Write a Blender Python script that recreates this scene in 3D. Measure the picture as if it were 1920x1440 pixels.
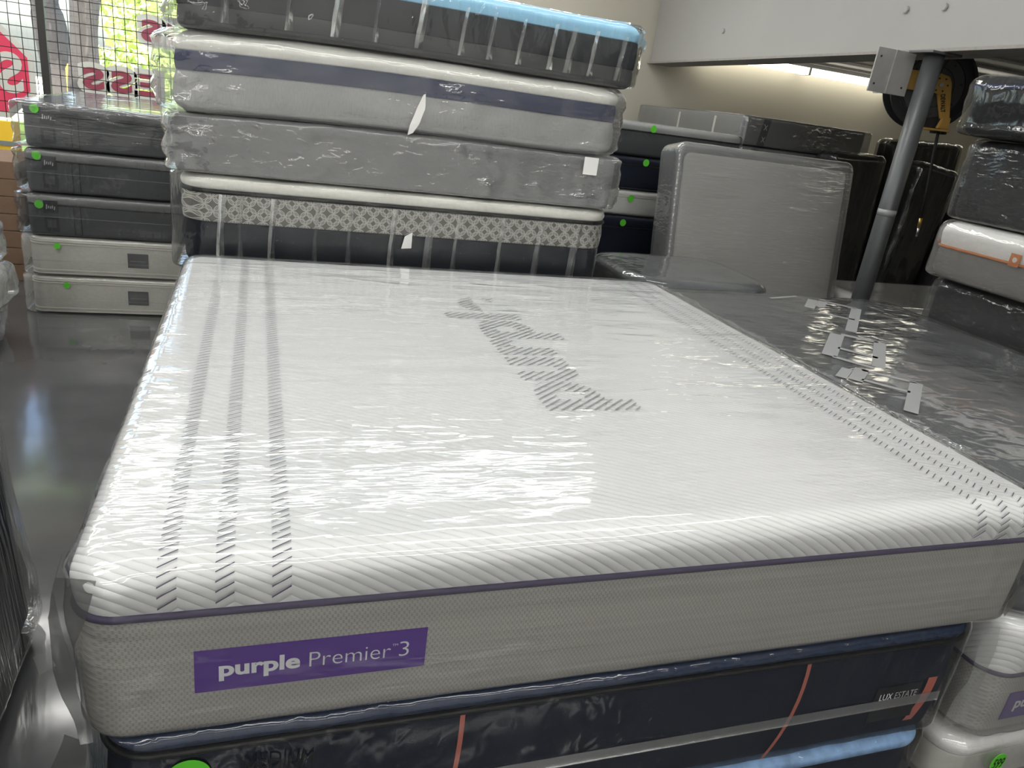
import bpy, bmesh, math, random
import numpy as np
from mathutils import Matrix, Vector

for _o in list(bpy.data.objects):
    bpy.data.objects.remove(_o, do_unlink=True)
scene = bpy.context.scene
COL = scene.collection
random.seed(7)

# ------------------------------------------------------------------ camera
cam_d = bpy.data.cameras.new('camera')
cam = bpy.data.objects.new('camera', cam_d)
COL.objects.link(cam)
_r = (0.944929, -0.301068, 0.128326); _u = (-0.005221, 0.378187, 0.925715); _f = (0.327234, 0.875405, -0.355788)
cam.matrix_world = Matrix(((_r[0], _u[0], -_f[0], 0.2437), (_r[1], _u[1], -_f[1], -1.0429),
                           (_r[2], _u[2], -_f[2], 1.6940), (0, 0, 0, 1)))
cam_d.sensor_width = 36.0
cam_d.lens = 25.875
cam_d.clip_start = 0.02
cam_d.clip_end = 200
scene.camera = cam

# ------------------------------------------------------------------ world, sun, exposure
world = bpy.data.worlds.new('sky'); scene.world = world
world.use_nodes = True
_nt = world.node_tree; _nt.nodes.clear()
_sky = _nt.nodes.new('ShaderNodeTexSky'); _sky.sky_type = 'NISHITA'; _sky.sun_disc = False
_sky.sun_elevation = math.radians(55); _sky.sun_rotation = math.radians(200); _sky.dust_density = 3.0; _sky.air_density = 1.0
_bg = _nt.nodes.new('ShaderNodeBackground'); _bg.inputs['Strength'].default_value = 1.1
_wo = _nt.nodes.new('ShaderNodeOutputWorld')
_nt.links.new(_sky.outputs[0], _bg.inputs[0]); _nt.links.new(_bg.outputs[0], _wo.inputs[0])
sun_d = bpy.data.lights.new('sun', 'SUN'); sun_d.energy = 14.0; sun_d.angle = 0.01; sun_d.color = (1, .95, .86)
sun = bpy.data.objects.new('sun', sun_d); COL.objects.link(sun)
sun.rotation_euler = (math.radians(38), math.radians(12), 0)   # high sun from behind the shop, lighting the street outside
sun.location = (0, 12, 12)
scene.view_settings.view_transform = 'Standard'
scene.view_settings.look = 'None'
scene.view_settings.gamma = 1.0
scene.view_settings.use_curve_mapping = False
scene.view_settings.exposure = 0.06
TUBE = 18.0          # radiance of the fluorescent tubes

# ------------------------------------------------------------------ materials
MATS = {}
class NT:
    def __init__(s, name):
        s.m = bpy.data.materials.new(name); s.m.use_nodes = True
        s.t = s.m.node_tree; s.t.nodes.clear()
        s.out = s.n('ShaderNodeOutputMaterial')
    def n(s, typ, **kw):
        nd = s.t.nodes.new(typ)
        for k, v in kw.items(): setattr(nd, k, v)
        return nd
    def l(s, a, b): s.t.links.new(a, b)
    def set(s, sock, v):
        if hasattr(v, 'is_output') or isinstance(v, bpy.types.NodeSocket): s.l(v, sock)
        else: sock.default_value = v
    def math(s, op, a, b=0.0, c=None):
        nd = s.n('ShaderNodeMath', operation=op)
        s.set(nd.inputs[0], a); s.set(nd.inputs[1], b)
        if c is not None: s.set(nd.inputs[2], c)
        return nd.outputs[0]
    def coord(s, scale=(1, 1, 1), rot=(0, 0, 0), kind='Object'):
        tc = s.n('ShaderNodeTexCoord'); mp = s.n('ShaderNodeMapping')
        mp.inputs['Scale'].default_value = scale; mp.inputs['Rotation'].default_value = rot
        s.l(tc.outputs[kind], mp.inputs['Vector']); return mp.outputs[0]
    def xyz(s, vec):
        nd = s.n('ShaderNodeSeparateXYZ'); s.l(vec, nd.inputs[0]); return nd.outputs
    def noise(s, vec, scale, detail=3.0, rough=.55, typ='FBM', dist=0.0):
        nd = s.n('ShaderNodeTexNoise'); nd.noise_type = typ
        s.l(vec, nd.inputs['Vector'])
        nd.inputs['Scale'].default_value = scale; nd.inputs['Detail'].default_value = detail
        nd.inputs['Roughness'].default_value = rough; nd.inputs['Distortion'].default_value = dist
        return nd.outputs[0]
    def ramp(s, f, stops):
        nd = s.n('ShaderNodeValToRGB'); e = nd.color_ramp.elements
        while len(e) < len(stops): e.new(.5)
        for i, (p, c) in enumerate(stops):
            e[i].position = p; e[i].color = (*c, 1) if len(c) == 3 else c
        s.l(f, nd.inputs[0]); return nd.outputs[0]
    def mixc(s, f, a, b):
        nd = s.n('ShaderNodeMix', data_type='RGBA')
        s.set(nd.inputs[0], f)
        s.set(nd.inputs[6], a if not isinstance(a, tuple) else (*a, 1))
        s.set(nd.inputs[7], b if not isinstance(b, tuple) else (*b, 1))
        return nd.outputs[2]
    def bump(s, h, strength=.5, dist=.003, normal=None):
        nd = s.n('ShaderNodeBump'); nd.inputs['Strength'].default_value = strength
        nd.inputs['Distance'].default_value = dist; s.l(h, nd.inputs['Height'])
        if normal is not None: s.l(normal, nd.inputs['Normal'])
        return nd.outputs[0]
    def principled(s, color, rough=.7, metal=0.0, normal=None, spec=.5, emit=None, estr=0):
        p = s.n('ShaderNodeBsdfPrincipled')
        s.set(p.inputs['Base Color'], (*color, 1) if isinstance(color, tuple) else color)
        s.set(p.inputs['Roughness'], rough); s.set(p.inputs['Metallic'], metal)
        p.inputs['Specular IOR Level'].default_value = spec
        if normal is not None: s.l(normal, p.inputs['Normal'])
        if emit: p.inputs['Emission Color'].default_value = (*emit, 1); p.inputs['Emission Strength'].default_value = estr
        s.l(p.outputs[0], s.out.inputs[0]); return s.m

def fabric(name, color, scale=260, bump=.25, var=.12, rough=.9, stretch=(1, 1, 1)):
    if name in MATS: return MATS[name]
    t = NT(name); v = t.coord(stretch)
    n = t.noise(v, scale, 2); n2 = t.noise(t.coord(), 6, 3)
    f = t.math('MULTIPLY_ADD', n2, var, 1 - var * .5)
    f = t.math('MULTIPLY', f, t.math('MULTIPLY_ADD', n, var * 1.5, 1 - var * .75))
    nd = t.n('ShaderNodeVectorMath', operation='SCALE'); nd.inputs[0].default_value = color; t.l(f, nd.inputs['Scale'])
    MATS[name] = t.principled(nd.outputs[0], rough, normal=t.bump(n, bump, .002), spec=.2); return MATS[name]

def plain(name, color, rough=.6, metal=0.0, spec=.5, var=.1, nscale=8, bump=0):
    if name in MATS: return MATS[name]
    t = NT(name); n = t.noise(t.coord(), nscale, 4)
    f = t.math('MULTIPLY_ADD', n, var, 1 - var * .5)
    nd = t.n('ShaderNodeVectorMath', operation='SCALE'); nd.inputs[0].default_value = color; t.l(f, nd.inputs['Scale'])
    MATS[name] = t.principled(nd.outputs[0], rough, metal, t.bump(n, bump, .002) if bump else None, spec); return MATS[name]

def plastic(name, haze=.08, rough=.10, stretch=(6, 22, 12), rot=(0, 0, 0), strength=.55, dist=.012, tint=(.97, .975, .97), gloss=1.9, fine=3.0, cover=1.0, sharp=1.8):
    """clear polythene: transparent film, a little milky, with creased glossy surface"""
    if name in MATS: return MATS[name]
    t = NT(name)
    v = t.coord(stretch, rot)
    a = t.noise(v, 1.0, 3, .5, 'RIDGED_MULTIFRACTAL', .6)
    a = t.math('POWER', t.math('MINIMUM', a, 1.3), sharp)
    b = t.noise(t.coord(tuple(x * fine for x in stretch), rot), 1.0, 1, .5, 'FBM', .8)
    reg = t.noise(t.coord(), 1.7, 2)                            # folds come in patches
    regf = t.ramp(reg, [(.36, (min(1, .32 * cover),) * 3), (.58, (1,) * 3)])
    h = t.math('ADD', t.math('MULTIPLY', a, .5), t.math('MULTIPLY', b, .10))
    h = t.math('MULTIPLY', h, regf)
    nrm = t.bump(h, strength, dist)
    tr = t.n('ShaderNodeBsdfTransparent'); tr.inputs[0].default_value = (*tint, 1)
    df = t.n('ShaderNodeBsdfDiffuse'); df.inputs[0].default_value = (.80, .81, .81, 1); t.l(nrm, df.inputs['Normal'])
    gl = t.n('ShaderNodeBsdfGlossy'); gl.inputs['Roughness'].default_value = rough; gl.inputs[0].default_value = (1, 1, 1, 1); t.l(nrm, gl.inputs['Normal'])
    fr = t.n('ShaderNodeFresnel'); fr.inputs['IOR'].default_value = 1.5; t.l(nrm, fr.inputs['Normal'])
    ff = t.math('MINIMUM', t.math('MULTIPLY', fr.outputs[0], gloss), .65)
    lw = t.n('ShaderNodeLayerWeight'); lw.inputs[0].default_value = .25
    hz = t.math('MULTIPLY_ADD', lw.outputs['Facing'], haze, haze * .6)
    m1 = t.n('ShaderNodeMixShader'); t.l(hz, m1.inputs[0]); t.l(tr.outputs[0], m1.inputs[1]); t.l(df.outputs[0], m1.inputs[2])
    m2 = t.n('ShaderNodeMixShader'); t.l(ff, m2.inputs[0]); t.l(m1.outputs[0], m2.inputs[1]); t.l(gl.outputs[0], m2.inputs[2])
    t.l(m2.outputs[0], t.out.inputs[0])
    MATS[name] = t.m; return t.m

def emitter(name, color, strength):
    if name in MATS: return MATS[name]
    t = NT(name); e = t.n('ShaderNodeEmission'); e.inputs[0].default_value = (*color, 1); e.inputs[1].default_value = strength
    t.l(e.outputs[0], t.out.inputs[0]); MATS[name] = t.m; return t.m

def chevron_quilt(name, bands, spacing, k, color):
    """white knit quilted in zig-zag channels; unrolled over the front edge by y + z"""
    t = NT(name); o = t.xyz(t.coord())
    g = o[0]
    for (b0, b1) in bands:
        c = t.math('MAXIMUM', t.math('SUBTRACT', o[0], b0), 0.0)
        c = t.math('MINIMUM', c, b1 - b0)
        g = t.math('SUBTRACT', g, t.math('MULTIPLY', c, 2.0))
    ph = t.math('ADD', t.math('ADD', o[1], o[2]), t.math('MULTIPLY', g, k))
    ph = t.math('DIVIDE', ph, spacing)
    h = t.math('POWER', t.math('ABSOLUTE', t.math('SINE', t.math('MULTIPLY', ph, math.pi))), .6)
    n = t.noise(t.coord(), 420, 2)
    n2 = t.noise(t.coord((2.2, 9, 6), (0, 0, -.35)), 1.6, 3, .55, 'RIDGED_MULTIFRACTAL')
    nb = t.bump(n, .06, .001)
    rm = t.n('ShaderNodeMapRange'); rm.interpolation_type = 'SMOOTHSTEP'; t.l(o[0], rm.inputs[0]); rm.inputs[1].default_value = -.2; rm.inputs[2].default_value = .75
    rm.inputs[3].default_value = .15; rm.inputs[4].default_value = 1.0
    nb = t.bump(t.math('MULTIPLY', n2, rm.outputs[0]), .9, .012, nb)
    nb = t.bump(h, .62, .0042, nb)
    return t.principled(color, .85, normal=nb, spec=.2)

def knit_border(name, color):
    """spacer-knit side panel: fine perforations and soft horizontal swells"""
    t = NT(name); v = t.coord(); o = t.xyz(v)
    sx = t.math('SINE', t.math('MULTIPLY', o[0], 900)); sy = t.math('SINE', t.math('MULTIPLY', o[1], 900))
    row = t.math('FLOOR', t.math('MULTIPLY', o[2], 150)); off = t.math('MULTIPLY', t.math('MODULO', row, 2.0), math.pi)
    sx = t.math('SINE', t.math('ADD', t.math('MULTIPLY', t.math('ADD', o[0], o[1]), 700), off))
    sz = t.math('SINE', t.math('MULTIPLY', o[2], 150 * 2 * math.pi))
    d = t.math('MULTIPLY', t.math('MAXIMUM', sx, 0.0), t.math('ABSOLUTE', sz))
    sw = t.noise(t.coord((1.2, 1.2, 60)), 1, 2)
    f = t.math('SUBTRACT', t.math('MULTIPLY_ADD', sw, .30, .92), t.math('MULTIPLY', d, .34))
    nd = t.n('ShaderNodeVectorMath', operation='SCALE'); nd.inputs[0].default_value = color; t.l(f, nd.inputs['Scale'])
    nb = t.bump(sw, .5, .008); nb = t.bump(d, .4, -.001, nb)
    return t.principled(nd.outputs[0], .85, normal=nb, spec=.15)

def geometric_band(name):
    """grey band woven with interlocking circles and diamonds in off-white"""
    t = NT(name); o = t.xyz(t.coord())
    s = .056
    u = t.math('DIVIDE', t.math('ADD', o[0], o[1]), s); w = t.math('DIVIDE', o[2], s)
    def lattice(du, dw, rad, wid):
        fu = t.math('SUBTRACT', t.math('FRACT', t.math('ADD', u, du)), .5)
        fw = t.math('SUBTRACT', t.math('FRACT', t.math('ADD', w, dw)), .5)
        r = t.math('SQRT', t.math('ADD', t.math('MULTIPLY', fu, fu), t.math('MULTIPLY', fw, fw)))
        return t.math('LESS_THAN', t.math('ABSOLUTE', t.math('SUBTRACT', r, rad)), wid)
    def dia(du, dw, rad, wid):
        fu = t.math('ABSOLUTE', t.math('SUBTRACT', t.math('FRACT', t.math('ADD', u, du)), .5))
        fw = t.math('ABSOLUTE', t.math('SUBTRACT', t.math('FRACT', t.math('ADD', w, dw)), .5))
        return t.math('LESS_THAN', t.math('ABSOLUTE', t.math('SUBTRACT', t.math('ADD', fu, fw), rad)), wid)
    m = t.math('MAXIMUM', lattice(0, 0, .46, .035), lattice(.5, .5, .46, .035))
    m = t.math('MAXIMUM', m, t.math('MAXIMUM', dia(0, 0, .26, .035), dia(.5, .5, .5, .03)))
    return t.principled(t.mixc(m, (.16, .155, .145), (.50, .49, .46)), .85, spec=.2)

M_floor = None
def floor_mat():
    t = NT('polished_concrete'); v = t.coord()
    n = t.noise(v, 1.3, 5, .6); n2 = t.noise(v, 14, 4)
    c = t.ramp(n, [(.3, (.065, .066, .068)), (.7, (.088, .089, .091))])
    r = t.math('MULTIPLY_ADD', n2, .10, .05)
    return t.principled(c, r, normal=t.bump(t.noise(v, 3, 2), .03, .004), spec=.6)

def rough_wall(name, color, sc=40, b=.15):
    t = NT(name); v = t.coord(); n = t.noise(v, sc, 4); n2 = t.noise(v, .8, 3)
    f = t.math('MULTIPLY_ADD', n2, .16, .92)
    nd = t.n('ShaderNodeVectorMath', operation='SCALE'); nd.inputs[0].default_value = color; t.l(f, nd.inputs['Scale'])
    return t.principled(nd.outputs[0], .8, normal=t.bump(n, b, .004), spec=.25)

def galvanised(name, color=(.42, .42, .41)):
    t = NT(name); v = t.coord()
    vo = t.n('ShaderNodeTexVoronoi'); vo.inputs['Scale'].default_value = 60; t.l(v, vo.inputs['Vector'])
    f = t.math('MULTIPLY_ADD', vo.outputs['Distance'], .35, .82)
    nd = t.n('ShaderNodeVectorMath', operation='SCALE'); nd.inputs[0].default_value = color; t.l(f, nd.inputs['Scale'])
    return t.principled(nd.outputs[0], .5, .35)

def glass_mat():
    t = NT('window_glass'); n = t.noise(t.coord(), 2, 2); nb = t.bump(n, .02, .001)
    tr = t.n('ShaderNodeBsdfTransparent'); tr.inputs[0].default_value = (.95, .97, .96, 1)
    gl = t.n('ShaderNodeBsdfGlossy'); gl.inputs['Roughness'].default_value = .02; t.l(nb, gl.inputs['Normal'])
    m = t.n('ShaderNodeMixShader'); m.inputs[0].default_value = .06
    t.l(tr.outputs[0], m.inputs[1]); t.l(gl.outputs[0], m.inputs[2]); t.l(m.outputs[0], t.out.inputs[0]); return t.m

def hatch_print(name, color, ang, spacing, width):
    """ink printed in fine parallel strokes, bare cloth between them"""
    t = NT(name); o = t.xyz(t.coord(rot=(0, 0, ang)))
    f = t.math('FRACT', t.math('DIVIDE', o[1], spacing))
    m = t.math('LESS_THAN', f, width)
    tr = t.n('ShaderNodeBsdfTransparent'); p = t.n('ShaderNodeBsdfDiffuse'); p.inputs[0].default_value = (*color, 1)
    mx = t.n('ShaderNodeMixShader'); t.l(m, mx.inputs[0]); t.l(tr.outputs[0], mx.inputs[1]); t.l(p.outputs[0], mx.inputs[2])
    t.l(mx.outputs[0], t.out.inputs[0]); return t.m

# ------------------------------------------------------------------ geometry helpers
def vnoise(p, seed=0):
    p = np.asarray(p, float) + seed * 17.31
    i = np.floor(p).astype(np.int64); f = p - i; f = f * f * (3 - 2 * f)
    def h(a, b, c):
        n = (a * 374761393 + b * 668265263 + c * 2147483647 + seed * 1013) & 0x7fffffff
        n = ((n ^ (n >> 13)) * 1274126177) & 0x7fffffff
        n = (n ^ (n >> 16)) & 0xffff
        return n / 32767.5 - 1
    r = 0
    for dx in (0, 1):
        for dy in (0, 1):
            for dz in (0, 1):
                w = (f[:, 0] if dx else 1 - f[:, 0]) * (f[:, 1] if dy else 1 - f[:, 1]) * (f[:, 2] if dz else 1 - f[:, 2])
                r = r + w * h(i[:, 0] + dx, i[:, 1] + dy, i[:, 2] + dz)
    return r

def mesh(name, verts, faces, mat, parent=None, smooth=True, loc=None):
    me = bpy.data.meshes.new(name)
    me.from_pydata([tuple(v) for v in verts], [], [tuple(f) for f in faces])
    me.update()
    if smooth: me.polygons.foreach_set('use_smooth', [True] * len(me.polygons))
    if mat: me.materials.append(mat)
    o = bpy.data.objects.new(name, me); COL.objects.link(o)
    if parent: o.parent = parent
    if loc: o.location = loc
    return o

def axis_pts(lo, hi, step, edge):
    """grid coordinates, finer towards both ends"""
    n = max(2, int((hi - lo - 2 * edge) / step)) if hi - lo > 2.2 * edge else 2
    if hi - lo > 2.2 * edge:
        k = 6
        e = [lo + edge * i / k for i in range(k)]
        m = list(np.linspace(lo + edge, hi - edge, n + 1))
        return np.array(e + m + [hi - edge + edge * i / k for i in range(1, k + 1)])
    return np.linspace(lo, hi, 5)

def slab_np(a, b, z0, z1, R, rt, rb, puff=0., step=.08, crown=0.):
    xs = axis_pts(-a, a, step, R); ys = axis_pts(-b, b, step, R)
    e = min(max(rt, rb, .01), (z1 - z0) * .45)
    zs = axis_pts(z0, z1, min(step, .05), e)
    nx, ny, nz = len(xs), len(ys), len(zs)
    mask = np.zeros((nx, ny, nz), bool)
    mask[0] = mask[-1] = True; mask[:, 0] = mask[:, -1] = True; mask[:, :, 0] = mask[:, :, -1] = True
    idx = -np.ones((nx, ny, nz), int); ii = np.argwhere(mask); idx[mask] = np.arange(len(ii))
    x = xs[ii[:, 0]]; y = ys[ii[:, 1]]; z = zs[ii[:, 2]]
    F = []
    def q(A, B, C, D): F.append(np.stack([A.ravel(), B.ravel(), C.ravel(), D.ravel()], 1))
    t = idx[:, :, -1]; q(t[:-1, :-1], t[1:, :-1], t[1:, 1:], t[:-1, 1:])
    t = idx[:, :, 0]; q(t[:-1, :-1], t[:-1, 1:], t[1:, 1:], t[1:, :-1])
    t = idx[:, 0, :]; q(t[:-1, :-1], t[1:, :-1], t[1:, 1:], t[:-1, 1:])
    t = idx[:, -1, :]; q(t[:-1, :-1], t[:-1, 1:], t[1:, 1:], t[1:, :-1])
    t = idx[0]; q(t[:-1, :-1], t[:-1, 1:], t[1:, 1:], t[1:, :-1])
    t = idx[-1]; q(t[:-1, :-1], t[1:, :-1], t[1:, 1:], t[:-1, 1:])
    F = np.concatenate(F)
    sx, sy = np.sign(x), np.sign(y)
    dx = np.maximum(np.abs(x) - (a - R), 0); dy = np.maximum(np.abs(y) - (b - R), 0)
    m = np.maximum(dx, dy); l = np.hypot(dx, dy) + 1e-12
    cor = (dx > 1e-9) & (dy > 1e-9)
    ndx = np.where(cor, dx * m / l, dx); ndy = np.where(cor, dy * m / l, dy)
    e_ = np.minimum(a - np.abs(x), b - np.abs(y))
    nxv = np.where(cor, dx / l, (a - np.abs(x) <= b - np.abs(y)).astype(float)) * sx
    nyv = np.where(cor, dy / l, (a - np.abs(x) > b - np.abs(y)).astype(float)) * sy
    px = np.where(dx > 0, (a - R + ndx) * sx, x); py = np.where(dy > 0, (b - R + ndy) * sy, y)
    tz = (z - z0) / (z1 - z0)
    crownw = (1 - (x / a) ** 2) * (1 - (y / b) ** 2)
    z_new = z.copy(); sh = np.zeros_like(z)
    for top, r in ((True, rt), (False, rb)):
        if r <= 0: continue
        h = (z1 - z) if top else (z - z0)
        sel = (e_ < r) & (h < r)
        u = r - e_; w = r - h; mi = np.maximum(u, w); ll = np.hypot(u, w) + 1e-12
        e2 = r - u * mi / ll; h2 = r - w * mi / ll
        sh = np.where(sel, e2 - e_, sh)
        z_new = np.where(sel, (z1 - h2) if top else (z0 + h2), z_new)
    px = px - nxv * sh; py = py - nyv * sh
    pf = puff * 4 * tz * (1 - tz) * (e_ < 1e-6)
    px = px + nxv * pf; py = py + nyv * pf
    z_new = z_new + crown * crownw * (tz > .99)
    N = np.stack([nxv * (e_ < .5 * R + 1e-6), nyv * (e_ < .5 * R + 1e-6), (tz > .99).astype(float) - (tz < .01)], 1)
    N /= (np.linalg.norm(N, axis=1, keepdims=True) + 1e-9)
    return np.stack([px, py, z_new], 1), F, N

def slab(name, a, b, z0, z1, mat, parent, R=.09, rt=.0, rb=.0, puff=.0, step=.1, crown=0., deform=None, off=(0, 0)):
    V, F, N = slab_np(a, b, z0, z1, R, rt, rb, puff, step, crown)
    if deform: V[:, 2] += deform(V[:, 0], V[:, 1], V[:, 2])
    V[:, 0] += off[0]; V[:, 1] += off[1]
    return mesh(name, V, F, mat, parent)

def wrap(parent, a, b, H, mat, R=.10, grow=(.008, .008, .008, .008), top=.006, amp=.006, freq=(5, 16, 10), step=.03, seed=1,
         crumple=None, rt=.04, deform=None, side_amp=None, z0=.003, name='plastic_wrap'):
    """loose polythene bag: grow = extra on -x, +x, -y, +y"""
    aa = a + (grow[0] + grow[1]) / 2; bb = b + (grow[2] + grow[3]) / 2
    V, F, N = slab_np(aa, bb, z0, H + top, R, rt, min(rt, .03), 0, step)
    side_amp = side_amp or amp
    d = 1 - np.abs(vnoise(V * np.array(freq), seed)); d2 = 1 - np.abs(vnoise(V * np.array(freq) * 2.3, seed + 5))
    disp = (d * .65 + d2 * .35) - .55
    sidew = np.clip(1 - np.abs(N[:, 2]), 0, 1)
    A = amp * (1 - sidew) + side_amp * sidew
    zt = np.clip((V[:, 2] - z0) / (H + top - z0), 0, 1)
    A = np.where(zt < .02, 0, A)
    V = V + N * (np.maximum(disp, -.15) * A)[:, None]
    if crumple:
        for (cx_, cy_, cz_, rad, am) in crumple:
            w = np.exp(-((V[:, 0] - cx_) ** 2 + (V[:, 1] - cy_) ** 2 + (V[:, 2] - cz_) ** 2) / rad ** 2)
            V = V + N * (w * sidew * am * (.6 + vnoise(V * 28, seed + 9)))[:, None]
    V[:, 2] = np.maximum(V[:, 2], z0)
    if deform: V[:, 2] += deform(V[:, 0], V[:, 1], V[:, 2])
    V[:, 0] += (grow[1] - grow[0]) / 2; V[:, 1] += (grow[3] - grow[2]) / 2
    return mesh(name, V, F, mat, parent)

def pipe_loop(name, a, b, R, z, rad, mat, parent, deform=None, n=10):
    pts = []
    for cx_, cy_, a0 in ((a - R, b - R, 0), (-(a - R), b - R, 90), (-(a - R), -(b - R), 180), (a - R, -(b - R), 270)):
        for i in range(n + 1):
            t = math.radians(a0 + 90 * i / n); pts.append((cx_ + R * math.cos(t), cy_ + R * math.sin(t)))
    P = []                                # fill the straight runs
    for i, p in enumerate(pts):
        q = pts[(i + 1) % len(pts)]; L = math.hypot(q[0] - p[0], q[1] - p[1]); k = max(1, int(L / .08))
        for j in range(k): P.append((p[0] + (q[0] - p[0]) * j / k, p[1] + (q[1] - p[1]) * j / k))
    V = []; Fs = []; K = 8; nP = len(P)
    for i, p in enumerate(P):
        q0 = P[i - 1]; q1 = P[(i + 1) % nP]; tx, ty = q1[0] - q0[0], q1[1] - q0[1]; L = math.hypot(tx, ty)
        nx, ny = ty / L, -tx / L
        dz = float(deform(np.array([p[0]]), np.array([p[1]]), np.array([z]))[0]) if deform else 0
        for k in range(K):
            t = 2 * math.pi * k / K
            V.append((p[0] + nx * rad * math.cos(t), p[1] + ny * rad * math.cos(t), z + dz + rad * math.sin(t)))
    for i in range(nP):
        for k in range(K):
            Fs.append((i * K + k, i * K + (k + 1) % K, ((i + 1) % nP) * K + (k + 1) % K, ((i + 1) % nP) * K + k))
    return mesh(name, V, Fs, mat, parent)

def tube(name, pts, rad, mat, parent=None, K=10, caps=True):
    pts = [Vector(p) for p in pts]; V = []; Fs = []
    rads = rad if isinstance(rad, (list, tuple)) else [rad] * len(pts)
    for i, p in enumerate(pts):
        d = (pts[min(i + 1, len(pts) - 1)] - pts[max(i - 1, 0)]).normalized()
        s = d.orthogonal().normalized() if abs(d.z) > .99 else d.cross(Vector((0, 0, 1))).normalized()
        w = d.cross(s)
        for k in range(K):
            t = 2 * math.pi * k / K; V.append(p + (s * math.cos(t) + w * math.sin(t)) * rads[i])
    for i in range(len(pts) - 1):
        for k in range(K): Fs.append((i * K + k, i * K + (k + 1) % K, (i + 1) * K + (k + 1) % K, (i + 1) * K + k))
    if caps: Fs.append(tuple(range(K))[::-1]); Fs.append(tuple(range((len(pts) - 1) * K, len(pts) * K)))
    return mesh(name, V, Fs, mat, parent)

def boxes(name, lst, mat, parent=None, bevel=0.0):
    bm = bmesh.new()
    for (x0, x1, y0, y1, z0, z1) in lst:
        r = bmesh.ops.create_cube(bm, size=1.0)
        for v in r['verts']:
            v.co = Vector(((x0 + x1) / 2 + v.co.x * (x1 - x0), (y0 + y1) / 2 + v.co.y * (y1 - y0), (z0 + z1) / 2 + v.co.z * (z1 - z0)))
    if bevel: bmesh.ops.bevel(bm, geom=bm.edges[:], offset=bevel, segments=2, affect='EDGES', profile=.6)
    me = bpy.data.meshes.new(name); bm.to_mesh(me); bm.free(); me.materials.append(mat)
    o = bpy.data.objects.new(name, me); COL.objects.link(o)
    if parent: o.parent = parent
    return o

def prism(name, poly, o, ux, uy, thick, mat, parent=None, bevel=0):
    """flat polygon in the plane (o, ux, uy) with thickness along ux x uy"""
    o = Vector(o); ux = Vector(ux); uy = Vector(uy); n = ux.cross(uy).normalized()
    bm = bmesh.new()
    f = bm.faces.new([bm.verts.new(o + ux * p[0] + uy * p[1]) for p in poly])
    r = bmesh.ops.extrude_face_region(bm, geom=[f])
    bmesh.ops.translate(bm, verts=[v for v in r['geom'] if isinstance(v, bmesh.types.BMVert)], vec=n * thick)
    bmesh.ops.recalc_face_normals(bm, faces=bm.faces)
    if bevel: bmesh.ops.bevel(bm, geom=bm.edges[:], offset=bevel, segments=2, affect='EDGES')
    me = bpy.data.meshes.new(name); bm.to_mesh(me); bm.free(); me.materials.append(mat)
    ob = bpy.data.objects.new(name, me); COL.objects.link(ob)
    if parent: ob.parent = parent
    return ob

def disc(r=1, n=28, sx=1.0): return [(r * sx * math.cos(2 * math.pi * i / n), r * math.sin(2 * math.pi * i / n)) for i in range(n)]
def rect(x0, y0, x1, y1): return [(x0, y0), (x1, y0), (x1, y1), (x0, y1)]

def text(name, s, mat, parent, o, ux, uy, box, bold=0.0, thick=.0006, shear=0.0, space=1.0):
    """lettering fitted into box (x0,y0,x1,y1) of the plane (o, ux, uy)"""
    cu = bpy.data.curves.new(name, 'FONT'); cu.body = s; cu.size = 1; cu.offset = bold; cu.shear = shear; cu.space_character = space
    cu.resolution_u = 6
    ob = bpy.data.objects.new('tmp_text', cu); COL.objects.link(ob)
    bpy.context.view_layer.update()
    me = bpy.data.meshes.new_from_object(ob)
    bpy.data.objects.remove(ob, do_unlink=True); bpy.data.curves.remove(cu)
    n = len(me.vertices); co = np.zeros(n * 3); me.vertices.foreach_get('co', co); co = co.reshape(-1, 3)
    mn = co.min(0); mx = co.max(0)
    x = (co[:, 0] - mn[0]) / (mx[0] - mn[0]) * (box[2] - box[0]) + box[0]
    y = (co[:, 1] - mn[1]) / (mx[1] - mn[1]) * (box[3] - box[1]) + box[1]
    o = np.array(o, float); ux = np.array(ux, float); uy = np.array(uy, float)
    n_ = np.cross(ux, uy); n_ /= np.linalg.norm(n_)
    P = o + x[:, None] * ux + y[:, None] * uy + n_ * thick
    me.vertices.foreach_set('co', P.ravel()); me.update(); me.name = name
    me.materials.clear(); me.materials.append(mat)
    ob = bpy.data.objects.new(name, me); COL.objects.link(ob)
    if parent: ob.parent = parent
    return ob

def sheet(name, ctrl, mat, parent, res=8, amp=.006, freq=14, seed=3):
    """crumpled piece of film through a grid of control points"""
    C = np.array(ctrl, float); m, n = C.shape[:2]
    us = np.linspace(0, m - 1, (m - 1) * res + 1); vs = np.linspace(0, n - 1, (n - 1) * res + 1)
    V = []
    for u in us:
        i = min(int(u), m - 2); fu = u - i; fu = fu * fu * (3 - 2 * fu)
        for v in vs:
            j = min(int(v), n - 2); fv = v - j; fv = fv * fv * (3 - 2 * fv)
            V.append((1 - fu) * ((1 - fv) * C[i, j] + fv * C[i, j + 1]) + fu * ((1 - fv) * C[i + 1, j] + fv * C[i + 1, j + 1]))
    V = np.array(V)
    V = V + np.stack([vnoise(V * freq, seed), vnoise(V * freq, seed + 1), vnoise(V * freq, seed + 2)], 1) * amp
    w = len(vs); Fs = [(i * w + j, i * w + j + 1, (i + 1) * w + j + 1, (i + 1) * w + j) for i in range(len(us) - 1) for j in range(w - 1)]
    return mesh(name, V, Fs, mat, parent)

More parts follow.
